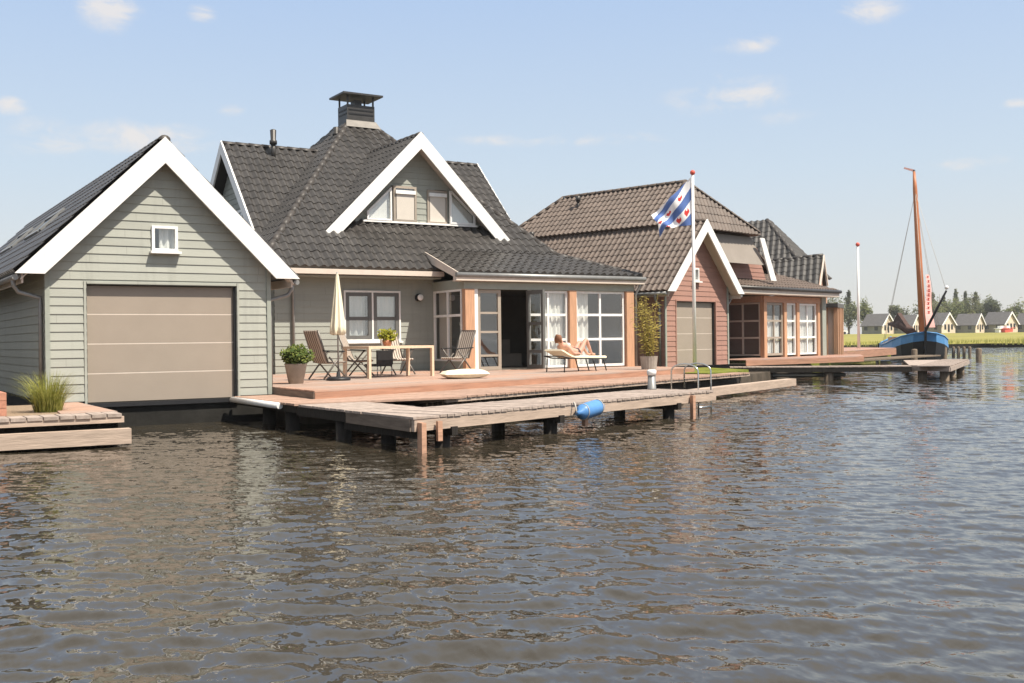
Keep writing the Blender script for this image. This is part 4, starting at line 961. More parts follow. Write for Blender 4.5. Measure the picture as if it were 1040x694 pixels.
# plants
pl = thing('potted_plant', 'yellow-green leafy plant in a small pot on the garden table', 'plant', (11.05, 23.3, Z0+.75))
G().lathe([(0, 0), (.09, 0), (.12, .14), (.1, .14), (0, .13)], (0, 0, 0), 14).build('pot', CLAY, pl, world=False)
leaves(G(), (0, 0, .26), (.27, .27, .20), 700, .075, 3, .2, lump=9).build('foliage', LEAFY, pl, world=False)
pp = thing('potted_shrub', 'round green shrub in a tapered grey pot at the terrace corner', 'plant', (8.05, 21.4, Z0))
G().lathe([(0, 0), (.15, 0), (.23, .40), (.245, .42), (.22, .42), (.2, .38), (0, .37)], (0, 0, 0), 20).build('pot', POT, pp, world=False)
g = leaves(G(), (0, 0, .58), (.38, .38, .26), 1500, .085, 5, .25, lump=14); g.build('foliage', LEAFG, pp, world=False)
g = G()
for k in range(7): g.tube([(0, 0, .36), (.2*math.cos(k), .2*math.sin(k), .6)], [.012, .004], 5)
g.build('stem', BARK, pp, world=False)
bm_ = thing('potted_bamboo', 'tall yellowish bamboo in a ribbed grey pot at the right end of the terrace', 'plant', (18.95, 23.2, Z0))
n = 36; g = G(); prof = [(0, 0), (.2, 0), (.24, .33), (.25, .36), (.22, .36), (0, .33)]
vs = [V((r*(1+(.03*(k % 2) if 0 < i < 3 else 0))*math.cos(2*math.pi*k/n), r*(1+(.03*(k % 2) if 0 < i < 3 else 0))*math.sin(2*math.pi*k/n), z)) for i, (r, z) in enumerate(prof) for k in range(n)]
g.add(vs, [(i*n+k, i*n+(k+1) % n, (i+1)*n+(k+1) % n, (i+1)*n+k) for i in range(len(prof)-1) for k in range(n)]); g.build('pot', POT, bm_, world=False)
g = G(); gl = G(); r_ = random.Random(4)
for k in range(16):
    a = r_.random()*6.28; rr = r_.random()*.14; bx, by = rr*math.cos(a), rr*math.sin(a); h = r_.uniform(.9, 1.9); lx, ly = bx*2.2+r_.uniform(-.22, .1), by*2.2+r_.uniform(-.15, .2)
    pts = [(bx+(lx-bx)*f*f, by+(ly-by)*f*f, .32+h*f) for f in (0, .35, .7, 1)]; g.tube(pts, [.009, .008, .006, .003], 5)
    for q in range(58):
        f = r_.uniform(.12, 1); p = V((bx+(lx-bx)*f*f, by+(ly-by)*f*f, .32+h*f)); d = V((r_.gauss(0, 1), r_.gauss(0, 1), r_.uniform(-.7, .5))).normalized()
        p = p+d*r_.uniform(.02, .12); sd = d.orthogonal().normalized()*.011; ln = r_.uniform(.09, .17)
        gl.add([p, p+d*ln*.4+sd, p+d*ln, p+d*ln*.4-sd], [(0, 1, 2, 3)])
g.build('cane', LEAFB, bm_, world=False); gl.build('foliage', LEAFB, bm_, world=False)
# ornamental grass
og = thing('ornamental_grass', 'big tuft of yellow-green ornamental grass on the planter deck', 'plant', (2.72, 17.9, .46))
g = G(); r_ = random.Random(9)
for k in range(900):
    a = r_.random()*6.28; rr = r_.random()**.7*.2; out = r_.random()**.8*.52; h = r_.uniform(.35, .72)*(1-.35*out); p0 = V((rr*math.cos(a), rr*math.sin(a), 0)); w = r_.uniform(.004, .008)
    a2 = a+r_.gauss(0, .35); d = V((math.cos(a2), math.sin(a2), 0)); sd = V((-d.y, d.x, 0)).lerp(d, r_.random()*.5)*w; vs = []
    for f in (0, .4, .75, 1): c = p0+d*(out*f**1.9)+V((0, 0, h*(1.25*f-.25*f**3))); vs += [c-sd*(1-f*.95), c+sd*(1-f*.95)]
    g.add(vs, [(0, 1, 3, 2), (2, 3, 5, 4), (4, 5, 7, 6)])
g.build('blades', GRASSB, og, world=False)
# cushion on the deck
g = G(); n = 16; vs = []
for s in (1, -1):
    for j in range(n+1):
        for i in range(n+1):
            u, v = i/n*2-1, j/n*2-1; e = max(0, (1-u**4))*max(0, (1-v**4)); pin = 1-.09*(1-min(1, abs(abs(u)-abs(v))*1.5))*0-.10*(1-abs(u)**2)*(abs(v) > .9)*0
            vs.append((u*.52*(1-.08*(1-v*v)*0), v*.33, .1+s*.1*e**.5+.012*math.sin(u*5+v*3)*e))
m = (n+1)**2
fs = [(s*m+j*(n+1)+i, s*m+j*(n+1)+i+1, s*m+(j+1)*(n+1)+i+1, s*m+(j+1)*(n+1)+i) for s in (0, 1) for j in range(n) for i in range(n)]
g.add(vs, fs, True); cu = g.build('deck_cushion', CLOTH, None); cu.matrix_basis = Matrix.Translation(V((12.0, 21.25, .632))) @ Matrix.Rotation(R(-14), 4, 'Z')
tag(cu, 'cream cushion lying alone on the terrace boards', 'cushion')
# lounger and sunbather
LA = R(16); LX, LY = 15.72, 23.15
lg = thing('sun_lounger', 'low sun lounger with cream pad and dark legs in front of the bay', 'lounger', (LX, LY, Z0), LA)
g = G()
for y in (-.3, .3): g.tube([(0, y, .42), (.35, y, .36), (1.9, y, .32)], .018, 6)
for x, z in ((.02, .42), (.6, .35), (1.88, .32)): g.tube([(x, -.3, z), (x, .3, z)], .016, 6)
g.build('frame', BLACK, lg, world=False)
for x, dx in ((.12, -.03), (1.3, .14), (1.75, .14)):
    for y in (-.3, .3): G().tube([(x, y, .34), (x+dx, y, 0)], .017, 6).build('leg', BLACK, lg, world=False)
g = G(); cushion_profile(g, [(0.0, .56), (.12, .52), (.26, .46), (.42, .40), (.58, .37), (.8, .36), (1.05, .355), (1.3, .35), (1.6, .345), (1.92, .34)], .58, .06, 0)
g.build('pad', CLOTH, lg, world=False)
def skinned(name, verts, edges, radii, mt, par, sub=2, root=0):
    me = bpy.data.meshes.new(name); me.from_pydata(verts, edges, []); o = bpy.data.objects.new(name, me); COL.objects.link(o); o.parent = par
    md = o.modifiers.new('skin', 'SKIN'); md.use_smooth_shade = True
    if not me.skin_vertices: me.skin_vertices.new(name='')
    for i, r in enumerate(radii):
        sv = me.skin_vertices[0].data[i]; sv.radius = (r, r) if isinstance(r, float) else r; sv.use_root = (i == root)
    sb = o.modifiers.new('sub', 'SUBSURF'); sb.levels = sub; sb.render_levels = sub
    me.materials.append(mt); return o
pn = thing('person', 'person in a pale bikini reclining on the sun lounger with knees drawn up', 'person', (LX, LY, Z0), LA)
B = {}; vv = []; ee = []; rr = []
def jnt(k, p, r, frm=None):
    B[k] = len(vv); vv.append(p); rr.append(r)
    if frm: ee.append((B[frm], B[k]))
jnt('pelvis', (.92, 0, .50), (.115, .15)); jnt('waist', (.74, 0, .53), (.10, .125), 'pelvis'); jnt('chest', (.55, 0, .60), (.11, .145), 'waist'); jnt('upper', (.42, 0, .67), (.09, .13), 'chest')
jnt('neck', (.33, 0, .745), .05, 'upper'); jnt('head', (.27, -.01, .82), .085, 'neck'); jnt('crown', (.235, -.015, .90), .075, 'head')
for s, kx, kz, fx in ((-1, 1.26, .86, 1.50), (1, 1.22, .78, 1.55)):
    S = 'L' if s < 0 else 'R'
    jnt('hip'+S, (1.0, s*.09, .50), .085, 'pelvis'); jnt('knee'+S, (kx, s*.10, kz), .055, 'hip'+S); jnt('calf'+S, (kx+(fx-kx)*.3, s*.10, kz-(kz-.47)*.3), .055, 'knee'+S); jnt('ank'+S, (fx, s*.10, .465), .033, 'calf'+S); jnt('toe'+S, (fx+.16, s*.10, .44), .026, 'ank'+S)
    jnt('sho'+S, (.43, s*.17, .66), .055, 'upper')
jnt('elbL', (.52, -.27, .48), .04, 'shoL'); jnt('wriL', (.74, -.24, .48), .03, 'elbL'); jnt('palmL', (.82, -.22, .475), .032, 'wriL')
jnt('elbR', (.58, .25, .60), .04, 'shoR'); jnt('wriR', (.76, .10, .66), .03, 'elbR'); jnt('palmR', (.83, .05, .665), .032, 'wriR')
for S, (px, py, pz), sy in (('L', (.82, -.22, .475), 1), ('R', (.83, .05, .665), -1)):
    for i, (dy, ln) in enumerate(((-.028, .06), (-.01, .072), (.01, .068), (.028, .052))):
        jnt('f%s%d' % (S, i), (px+.045, py+dy, pz), .0095, 'palm'+S); jnt('g%s%d' % (S, i), (px+.045+ln, py+dy*1.25, pz-.018), .0075, 'f%s%d' % (S, i))
    jnt('t'+S, (px+.0, py+sy*.04, pz-.004), .011, 'palm'+S); jnt('u'+S, (px+.035, py+sy*.065, pz-.012), .008, 't'+S)
body = skinned('body', vv, ee, rr, SKIN, pn)
g = G()     # hair: a cap round the back and side of the head
for k in range(90):
    a = r_.uniform(-1.5, 1.5); t0 = r_.uniform(.0, 1.)
    c = V((.215-.075*math.cos(a)*.9, -.012+.088*math.sin(a), .90+.05*math.cos(a*1.1)-.02*t0)); e = V((.235-.09*math.cos(a), -.01+.10*math.sin(a), .80-.05*t0))
    g.tube([c+V((.02, 0, .035)), c, (c+e)/2+V((-.015, .012*math.sin(a), 0)), e], [.012, .016, .016, .006], 5)
g.ball((.222, -.013, .905), (.082, .088, .078), 12, 8)
g.build('hair', HAIR, pn, world=False)
g = G()     # face: brow, nose, eyes, mouth
g.ball((.335, -.015, .855), (.016, .011, .02), 8, 6); g.build('nose', SKIN, pn, world=False)
g = G(); g.ball((.313, -.045, .882), (.012, .014, .008), 8, 6); g.ball((.313, .015, .882), (.012, .014, .008), 8, 6); g.build('sunglasses', BLACK, pn, world=False)
g = G(); g.ball((.325, -.015, .822), (.008, .02, .006), 8, 6); g.build('mouth', FLR, pn, world=False)
g = G(); g.ball((.535, -.068, .705), (.08, .07, .06), 10, 7); g.ball((.535, .068, .705), (.08, .07, .06), 10, 7); g.tube([(.52, -.15, .66), (.5, -.155, .6), (.49, -.12, .52)], .012, 5); g.build('bikini_top', BIK, pn, world=False)
g = G(); g.ball((.945, 0, .51), (.10, .165, .123), 14, 9); g.build('bikini_bottom', BIKD, pn, world=False)
# ------------------------------------------------------------------ brown house
AB = R(14); OB0 = V((22.44, 26.66, 0)); bx_, by_ = V((math.cos(AB), math.sin(AB), 0)), V((-math.sin(AB), math.cos(AB), 0))
WH = lambda u, t, z: OB0+bx_*u+by_*t+V((0, 0, z))
br = thing('brown_house', 'red-brown boarded house with brown tiled roof and its own gabled boat garage', 'house', OB0, AB)
boathouse(br, WH, bx_, by_, 3.7, .56, 2.99, 2.16, 5.34, (.40,), 2.2, None, (.64, .56, 2.9, 2.68), (1.58, 3.36, 1.92, 3.80), RED, TILEB, CAPB, [], .165)
def bp(g, n, m): return g.build(n, m, br)
g = G()
tiles(g, [WH(-.31, 10.5, 2.99), WH(-.31, 2.6, 2.99), WH(1.85, 2.6, 5.34), WH(1.85, 8.9, 5.34)], org=WH(-.31, 2.6, 2.99), tw=.225, th=.3, amp=.05)
tiles(g, [WH(1.70, 8.95, 5.33), WH(1.70, .9, 5.33), WH(3.4, 1.5, 6.95), WH(3.4, 7.2, 6.95)], tw=.225, th=.3, amp=.05)
tiles(g, [WH(1.70, .9, 5.33), WH(7.45, 1.0, 5.33), WH(3.45, 1.5, 6.95)], tw=.225, th=.3, amp=.05)
tiles(g, [WH(7.45, 1.0, 5.33), WH(7.45, 9, 5.33), WH(3.4, 7.2, 6.95), WH(3.4, 1.5, 6.95)], tw=.225, th=.3, amp=.05)
tiles(g, [WH(4.2, .72, 3.33), WH(13.05, .72, 3.33), WH(11.2, 2.3, 3.95), WH(4.2, 2.3, 3.95)], tw=.225, th=.3, amp=.05)
tiles(g, [WH(13.05, .72, 3.33), WH(13.05, 9, 3.33), WH(11.2, 8, 3.95), WH(11.2, 2.3, 3.95)], tw=.225, th=.3, amp=.05)
tiles(g, [WH(7.45, 1.6, 5.33), WH(7.9, 9, 5.33), WH(11.2, 9, 3.95), WH(11.2, 2.3, 3.95)], tw=.225, th=.3, amp=.05)
rb = bp(g, 'main_roof', TILEB)
g = G()
for p, q in (((3.4, 1.5, 6.97), (3.4, 7.2, 6.97)), ((3.4, 1.5, 6.97), (7.45, 1.0, 5.38)), ((3.4, 7.2, 6.97), (1.6, 9.0, 5.3)), ((1.6, 9.0, 5.3), (-.5, 10.6, 3.0)), ((1.7, .95, 5.4), (3.4, 1.5, 6.97))):
    g = G(); ridge(g, WH(*p)+V((0, 0, .04)), WH(*q)+V((0, 0, .04)), .11); g.build('ridge_cap', CAPB, rb)
for u, t, z, h in ((2.85, 6.0, 6.35, .55), (1.55, 7.2, 5.1, .45)):
    g = G(); g.tube([WH(u, t, z), WH(u, t, z+h*.6)], .05, 8); g.lathe([(0, h*.6), (.09, h*.6), (.09, h), (0, h)], WH(u, t, z), 10); g.build('vent_pipe', SHEET, rb)
# balcony recess with the grey screen between the white raking boards
g = G(); g.add([WH(3.0, 1.25, 5.25), WH(7.3, 1.25, 5.25), WH(7.75, .95, 4.2), WH(3.0, .95, 4.2)], [(0, 1, 2, 3)]); g.add([WH(3.0, 1.28, 5.25), WH(7.3, 1.28, 5.25), WH(7.75, .98, 4.2), WH(3.0, .98, 4.2)], [(3, 2, 1, 0)]); bp(g, 'sun_screen', AWN)
g = G(); siding(g, WH(0, 1.5, 0), bx_, -by_, [(2.5, 3.4), (8.9, 3.4), (8.1, 4.9), (7.4, 5.2), (2.5, 5.2)], (), .165, .5); bp(g, 'upper_wall', RED)
g = G(); g.prism([WH(7.28, .85, 5.2), WH(7.6, .85, 5.2), WH(8.45, .85, 3.62), WH(8.05, .85, 3.62)], by_*.06); bp(g, 'bargeboard', WHITE)
# lower walls and bay
g = G()
siding(g, WH(0, 10.4, 0), -by_, -bx_, [(0, .5), (8.3, .5), (8.3, 2.95), (0, 2.95)], (), .165, .5)
siding(g, WH(0, 2.7, 0), bx_, -by_, [(3.7, .5), (7.9, .5), (7.9, 3.1), (3.7, 3.1)], (), .165, .5)
bp(g, 'wall', RED)
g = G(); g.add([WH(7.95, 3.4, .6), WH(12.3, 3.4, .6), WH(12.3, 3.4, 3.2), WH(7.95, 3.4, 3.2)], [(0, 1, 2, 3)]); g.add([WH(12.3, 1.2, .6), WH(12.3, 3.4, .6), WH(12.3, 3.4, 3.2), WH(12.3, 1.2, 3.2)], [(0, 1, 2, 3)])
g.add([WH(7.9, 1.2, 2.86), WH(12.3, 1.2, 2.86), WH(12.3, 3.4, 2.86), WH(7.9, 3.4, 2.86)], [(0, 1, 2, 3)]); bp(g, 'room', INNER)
g = G(); g.prism([WH(4.2, .66, 3.08), WH(13.0, .66, 3.08), WH(13.0, 1.3, 3.08), WH(4.2, 1.3, 3.08)], (0, 0, .05)); g.bar(WH(4.2, .68, 3.2), WH(13.1, .68, 3.2), .06, .2); bp(g, 'eave_board', CREAM)
g = G(); g.tube([WH(4.2, .62, 3.3), WH(13.15, .62, 3.3)], .07, 8); bp(g, 'gutter', SHEET)
g = G(); g.bar(WH(7.9, 1.16, 2.93), WH(12.4, 1.16, 2.93), .16, .24); g.bar(WH(7.9, 1.16, 2.93), WH(7.9, 2.8, 2.93), .1, .24); bp(g, 'bay_band', CEDARL)
for a, b in ((7.86, 8.07), (9.36, 9.56), (10.35, 10.55), (12.03, 12.22)):
    g = G(); g.prism([WH(a, 1.06, .62), WH(b, 1.06, .62), WH(b, 1.24, .62), WH(a, 1.24, .62)], (0, 0, 2.2)); bp(g, 'post', CEDAR)
g = G(); g.prism([WH(12.3, 1.0, .62), WH(12.62, 1.0, .62), WH(12.62, 1.3, .62), WH(12.3, 1.3, .62)], (0, 0, 2.5)); bp(g, 'pier', TRIM)
window(br, WH(0, 1.15, 0), bx_, -by_, 8.08, .76, 9.35, 2.8, cols=2, rails=(1.45, 2.1), fw=.09, fm=FRAMEB, back=('curtain', CURT, 8.1, .76, 9.3, 2.3, .12))
window(br, WH(0, 1.15, 0), bx_, -by_, 9.57, .76, 10.34, 2.8, rails=(1.45, 2.1), fw=.07, back=('curtain', CURT, 9.6, .76, 10.3, 2.8, .12))
window(br, WH(0, 1.15, 0), bx_, -by_, 10.56, .76, 12.02, 2.8, cols=2, rails=(1.45, 2.1), fw=.07, back=('curtain', CURT, 10.6, .76, 11.9, 2.8, .12))
window(br, WH(7.9, 2.8, 0), -by_, -bx_, .0, .76, 1.55, 2.8, cols=2, rails=(1.45, 2.1), fw=.06, gm=GLASSD, fm=CREAM, back=('blind', AWN, .05, .8, 1.5, 2.76, .1))  # no real blind: grey sheet whose colour stands in for the pane reflection
bd = thing('brown_house_deck', 'red wooden deck raised along the bay of the brown house', 'deck', WH(8, .3, 0), AB)
REDM = deck_mat('red_deck', (.40, .215, .155), AB, .145)
g = G(); g.prism([WH(*p, .66) for p in ((4.5, -.2), (11.4, -1.2), (15.4, .9), (12.8, 2.2), (4.5, 1.1))], (0, 0, .03)); g.build('deck', REDM, bd)
g = G(); g.bar(WH(4.5, -.2, .57), WH(11.4, -1.2, .57), .03, .18); g.bar(WH(11.4, -1.2, .57), WH(15.4, .9, .57), .03, .18); g.build('fascia', FASC, bd)

# ------------------------------------------------------------------ dark-roofed third house
AT = R(-56); OT = V((35.6, 35.5, 0)); tx, ty = V((math.cos(AT), math.sin(AT), 0)), V((-math.sin(AT), math.cos(AT), 0))
WT = lambda u, t, z: OT+tx*u+ty*t+V((0, 0, z))
th_ = thing('dark_roofed_house', 'third house with black ridged roof and wooden gable, behind the brown one', 'house', OT, AT)
g = G()
tiles(g, [WT(-1.2, -1.55, 3.2), WT(2.72, -1.55, 3.45), WT(2.72, 0, 5.06), WT(-1.2, 0, 4.8)], tw=.28, amp=.06)
tiles(g, [WT(-1.2, 1.25, 3.5), WT(2.72, 1.25, 3.76), WT(2.72, 0, 5.06), WT(-1.2, 0, 4.8)], tw=.28)
tiles(g, [WT(-3.5, .5, 4.0), WT(2.0, .5, 4.4), WT(-.3, 3.2, 7.1), WT(-1.2, 3.2, 7.1)], tw=.28, amp=.06)
tiles(g, [WT(2.0, .5, 4.4), WT(2.0, 8, 4.4), WT(-.3, 4, 7.1), WT(-.3, 3.2, 7.1)], tw=.28)
r3 = g.build('roof', TILE, th_)
for p, q in (((-1.2, 0, 4.84), (2.75, 0, 5.1)), ((-.3, 3.2, 7.15), (1.6, .9, 4.9))):
    g = G(); ridge(g, WT(*p), WT(*q), .11); g.build('ridge_cap', CAP, r3)
g = G(); gable_boards(g, WT(2.76, 0, 5.1), WT(2.76, -1.55, 3.46), WT(2.76, 1.25, 3.77), tx, .25, .05); g.build('bargeboard', CREAM, th_)
g = G(); g.add([WT(2.6, -1.4, 3.3), WT(2.6, 1.4, 3.3), WT(2.6, 0, 4.9)], [(0, 1, 2)]); g.build('gable_wall', CEDARL, th_)
g = G(); g.box((-3, -.9, .5), (2.5, 3.0, 3.3)); o = g.build('wall', CEDARL, th_, world=False)
g = G(); g.box((2.3, -1.2, 2.72), (3.5, .9, 2.9)); g.build('porch_roof', TILE, th_, world=False)
for u, t in ((2.5, -.9), (2.95, -.9), (3.38, -.85), (3.4, -.3), (3.4, .25), (3.4, .75)):
    g = G(); g.box((u-.09, t-.09, .6), (u+.09, t+.09, 2.72)); g.build('post', CEDAR, th_, world=False)
g = G(); g.box((2.4, -.8, .6), (3.35, .7, 2.72)); g.build('glazed_porch', BLIND, th_, world=False)

# ------------------------------------------------------------------ decks, jetty and posts on the right
fdk = thing('far_deck', 'red wooden deck of the third house, beside the bare white flagpole', 'deck', (45, 40, 0))
fd_pts = [(38.2, 33.6), (50.8, 40.2), (52.5, 44.5), (46, 46), (38.6, 36.5)]
G().prism([(x, y, .74) for x, y in fd_pts], (0, 0, .03)).build('deck', REDM, fdk)
g = G()
for a, b in zip(fd_pts, fd_pts[1:3]): g.bar((*a, .56), (*b, .56), .04, .34)
g.build('fascia', FASC, fdk)
fl2 = thing('flagpole', 'bare white flagpole with red ball top rising from the far red deck', 'flagpole', (49.0, 41.3, .7))
G().tube([(49.0, 41.3, .7), (49.0, 41.3, 6.55)], [.085, .06], 10).build('pole', WHITE, fl2); G().ball((49.0, 41.3, 6.65), .12, 10, 7).build('finial', REDB, fl2)
rj = thing('far_jetty', 'long plank jetty reaching right with a wide square platform at its end', 'jetty', (27, 22, 0))
A1, A2 = V((25.9, 27.35)), V((30.3, 23.35)); ad = (A2-A1).normalized(); an = V((-ad.y, ad.x))
g = G(); plank_strip(g, tuple(A1), tuple(A2), .95, .46, .145); g.build('deck', PLANK, rj)
hp = [(30.6, 23.68), (30.59, 22.11), (39.0, 27.3), (36.6, 28.6)]
hd = V((hp[2][0]-hp[1][0], hp[2][1]-hp[1][1])).normalized()
g = G(); g.prism([(x, y, .42) for x, y in hp], (0, 0, .05)); plank_strip(g, hp[1], hp[2], 1.0, .476, .15); g.build('platform', PLANK, rj)
g = G()
g.bar((*(A1+an*.03), .35), (*(A2+an*.03), .35), .06, .17); g.bar((*(A1+an*.9), .35), (*(A2+an*.9), .35), .06, .17); g.build('side_beam', PILE, rj)
g = G(); g.bar((*hp[0], .355), (*hp[1], .355), .06, .14); g.bar((*hp[1], .355), (*hp[2], .355), .06, .14); g.build('platform_beam', PLANK, rj)
for x, y in ((28.5, 25.3), (29.1, 25.5), (30.85, 23.35), (30.85, 22.5), (33.4, 24.1), (37.6, 26.7), (36.2, 28.2)): pile(rj, x, y, .38, .15, OLDW)
tag(G().tube([(26.2, 27.6, .16), (29.2, 25.2, .16)], .07, 10).build('drain_pipe', ZINC), 'grey pipe running low over the water beneath the far jetty', 'pipe')
g = G()
for k in range(3): g.bar((32.9+.1*k, 29.2-.35*k, .50), (43.9+.1*k, 33.2-.35*k, .50), .25, .06)
tag(g.build('boardwalk', OLDW), 'old grey plank walkway along the bank beside the far red deck', 'walkway')
POSTS = [(51.5, 39.5, 'thick', 'thick weathered mooring post left of the sailing boat bow'), (58.0, 42.3, 'thick', 'thick mooring post under the right side of the boat bow'), (61.4, 44.1, 'thin', 'slim mooring post, first of the row right of the bow'),
         (61.5, 43.8, 'thin', 'slim mooring post, second of the row right of the bow'), (61.65, 43.5, 'thin', 'dark mooring post, third of the row right of the bow'), (61.75, 43.15, 'thin', 'slim mooring post at the right end of the row'), (55.04, 37.89, 'thick', 'lone mooring post standing in open water on the far right')]
for x, y, k, lb in POSTS:
    r = .17 if k == 'thick' else .10
    tag(G().lathe([(r, -1.5), (r, .62), (r*.85, .68), (0, .7)], (x, y, 0), 10).build('mooring_post', OLDW), lb, 'post', 'mooring posts in the water')

# ------------------------------------------------------------------ sailing boat
bow = V((56.1, 42.3)); stern = V((67.2, 52.9)); bdir = (bow-stern).normalized(); BA = math.atan2(bdir.y, bdir.x)
sb = thing('sailing_boat', 'blue and black flat-bottomed sailing barge with a tall varnished mast', 'sailing boat', ((bow.x+stern.x)/2, (bow.y+stern.y)/2, 0), BA)
L = (bow-stern).length; st = [(-1, .55, 1.35), (-.95, .85, 1.15), (-.75, 1.4, .95), (-.4, 1.75, .85), (0, 1.85, .82), (.4, 1.85, .92), (.7, 1.65, 1.15), (.88, 1.25, 1.38), (.97, .65, 1.55), (1.0, .06, 1.62)]
def sec(x, hb, sh, parts):
    return [(x*L/2+(.35 if x > .9 else 0)*max(0, z), y*hb, z) for y, z in parts(sh)]
prof = lambda s: [(-1, s), (-1.03, s-.50), (-1.03, s-.52), (-.98, .2), (-.8, -.5), (0, -.7), (.8, -.5), (.98, .2), (1.03, s-.52), (1.03, s-.50), (1, s)]
g = G(); gb = G(); rows = [sec(x, hb, sh, prof) for x, hb, sh in st]
n = 11
for i in range(len(rows)-1):
    for k in range(n-1):
        tgt = gb if k in (0, n-2) else g
        tgt.add([rows[i][k], rows[i][k+1], rows[i+1][k+1], rows[i+1][k]], [(0, 1, 2, 3)], True)
g.add(rows[0], [tuple(range(n))])
hull = g.build('hull', HULLB, sb, world=False); gb.build('topside', HULLBL, sb, world=False)
g = G()
for i in range(len(st)-1):
    a, b = rows[i], rows[i+1]; g.add([V(a[0])-V((0, 0, .1)), V(a[-1])-V((0, 0, .1)), V(b[-1])-V((0, 0, .1)), V(b[0])-V((0, 0, .1))], [(0, 1, 2, 3)])
g.build('deck', OLDW, sb, world=False)
g = G()
for sgn in (0, -1): g.tube([V(r[sgn])+V((0, 0, .02)) for r in rows], .05, 6)
g.build('rail', HULLBL, sb, world=False)
g = G(); g.bar((L/2+.35, 0, -.4), (L/2+.65, 0, 1.95), .12, .22); g.build('stem', HULLB, sb, world=False)
g = G(); g.box((-5.0, -1.0, .75), (-.8, 1.0, 1.35)); g.box((.6, -.9, .8), (2.2, .9, 1.2)); g.build('cabin', MAST, sb, world=False)
mb = V((2.6, .55, .8)); mt_ = V((1.9, .15, 12.3))
G().tube([mb, mb.lerp(mt_, .5), mb.lerp(mt_, .9), mt_], [.24, .20, .14, .08], 10).build('mast', MAST, sb, world=False)
G().tube([mb.lerp(mt_, .9), mt_+V((0, 0, .1))], [.125, .07], 8).build('mast_top', HULLB, sb, world=False)
g = G(); t = mt_+V((0, 0, .12)); ln = V((-.1, -1., 0)).normalized(); g.prism([t, t+ln*.6+V((0, 0, .2)), t+ln*.65+V((0, 0, .1)), t+V((0, 0, -.16))], (.01, .01, 0)); g.build('pennant', PENN, sb, world=False)
G().tube([(L/2-.4, 0, 1.5), (L/2+1.0, 1.15, 4.1)], [.09, .06], 8).build('bowsprit', HULLB, sb, world=False)
G().ball((L/2+1.02, 1.16, 4.3), .12, 8, 6).build('bow_light', WHITE, sb, world=False)
g = G(); top = mb.lerp(mt_, .88)
for e in ((L/2+.3, 0, 1.8), (L/2+1.0, 1.15, 4.1), (1.5, 1.8, 1.0), (.4, 1.8, .95), (1.5, -1.8, 1.0), (.4, -1.8, .95)): g.tube([top, e], .014, 4)
g.build('rigging', ROPE, sb, world=False)
g = G(); g.tube([(2.3, -.1, 1.6), (-.5, -.5, 2.2), (-5.2, -.9, 2.3)], [.28, .34, .12], 8); g.prism([(1.8, -.1, 1.9), (-.6, -.5, 3.0), (-2.4, -.7, 2.3), (-.5, -.45, 1.9)], (0, -.25, 0)); g.build('furled_sail', SAILB, sb, world=False)
for sgn in (-1, 1):
    g = G(); g.prism([(-.6, sgn*1.95, .9), (-.2, sgn*1.98, .95), (-.9, sgn*2.0, -.4), (-2.4, sgn*2.0, -.3), (-2.2, sgn*2.0, .2)], (0, sgn*.08, 0)); g.build('leeboard', HULLB, sb, world=False)
# long narrow pink banner with a row of red marks, hoisted on the fore stay
pa, pb = mb.lerp(mt_, .40)+V((.5, .4, .0)), V((4.4, .75, 1.95)); g = G(); d = (pb-pa); sd = V((0, -1, 0))
m = 24
for i in range(m):
    f0, f1 = i/m, (i+1)/m; w0 = .10+.16*f0; w1 = .10+.16*f1; q = lambda f: pa+d*f+V((.06*math.sin(f*9), .05*math.sin(f*7), 0))
    g.add([q(f0)-sd*w0, q(f0)+sd*w0, q(f1)+sd*w1, q(f1)-sd*w1], [(0, 1, 2, 3)], True)
bn = g.build('banner', PENN, sb, world=False)
g = G()
for i in range(9):
    f = .05+i*.085; c = pa+d*f+V((.06*math.sin(f*9)+.02, .05*math.sin(f*7), 0)); w = .085+.05*f
    g.prism([c-sd*w*.7+V((0, 0, w)), c+sd*w*.7+V((0, 0, w)), c+sd*w*.2, c+sd*w*.8-V((0, 0, w)), c-sd*w*.8-V((0, 0, w)), c-sd*w*.3], (.015, 0, 0))
g.build('banner_mark', REDB, bn, world=False)

# ------------------------------------------------------------------ far shore
fwd = V((math.cos(TH), math.sin(TH), 0)); rgt = V((math.sin(TH), -math.cos(TH), 0))
def far(d, lat, z=0): p = fwd*d+rgt*lat; return V((p.x, p.y, z))
meadow = leaf_mat('meadow_grass', (.26, .24, .05), (.40, .36, .085), .12)
g = G(); nl = 60; vs = []; rows_ = ((119.5, -.6), (119.5, .35), (120.5, .62), (135, .8), (180, 1.4), (240, 1.75), (420, 2.0), (5000, 2.0))
rr_ = np.random.RandomState(2)
for j, (d, z) in enumerate(rows_):
    for i in range(nl+1):
        lat = (-.3+1.3*i/nl)*d*1.0 if d > 1000 else -30+ (330*i/nl)
        vs.append(far(d+(rr_.rand()*1.2 if j < 3 else 0), lat, z+(.12*rr_.rand() if 0 < j < 4 else .0)))
g.add(vs, [(j*(nl+1)+i, j*(nl+1)+i+1, (j+1)*(nl+1)+i+1, (j+1)*(nl+1)+i) for j in range(1, len(rows_)-1) for i in range(nl)], True)
struct(g.build('far_meadow', meadow))
g = G(); g.add(vs[:2*(nl+1)], [(i, i+1, nl+2+i, nl+1+i) for i in range(nl)]); struct(g.build('far_bank', mat('far_bank_edge', (.028, .024, .016), .9, .4, 1)))
g = G(); rq = np.random.RandomState(8)
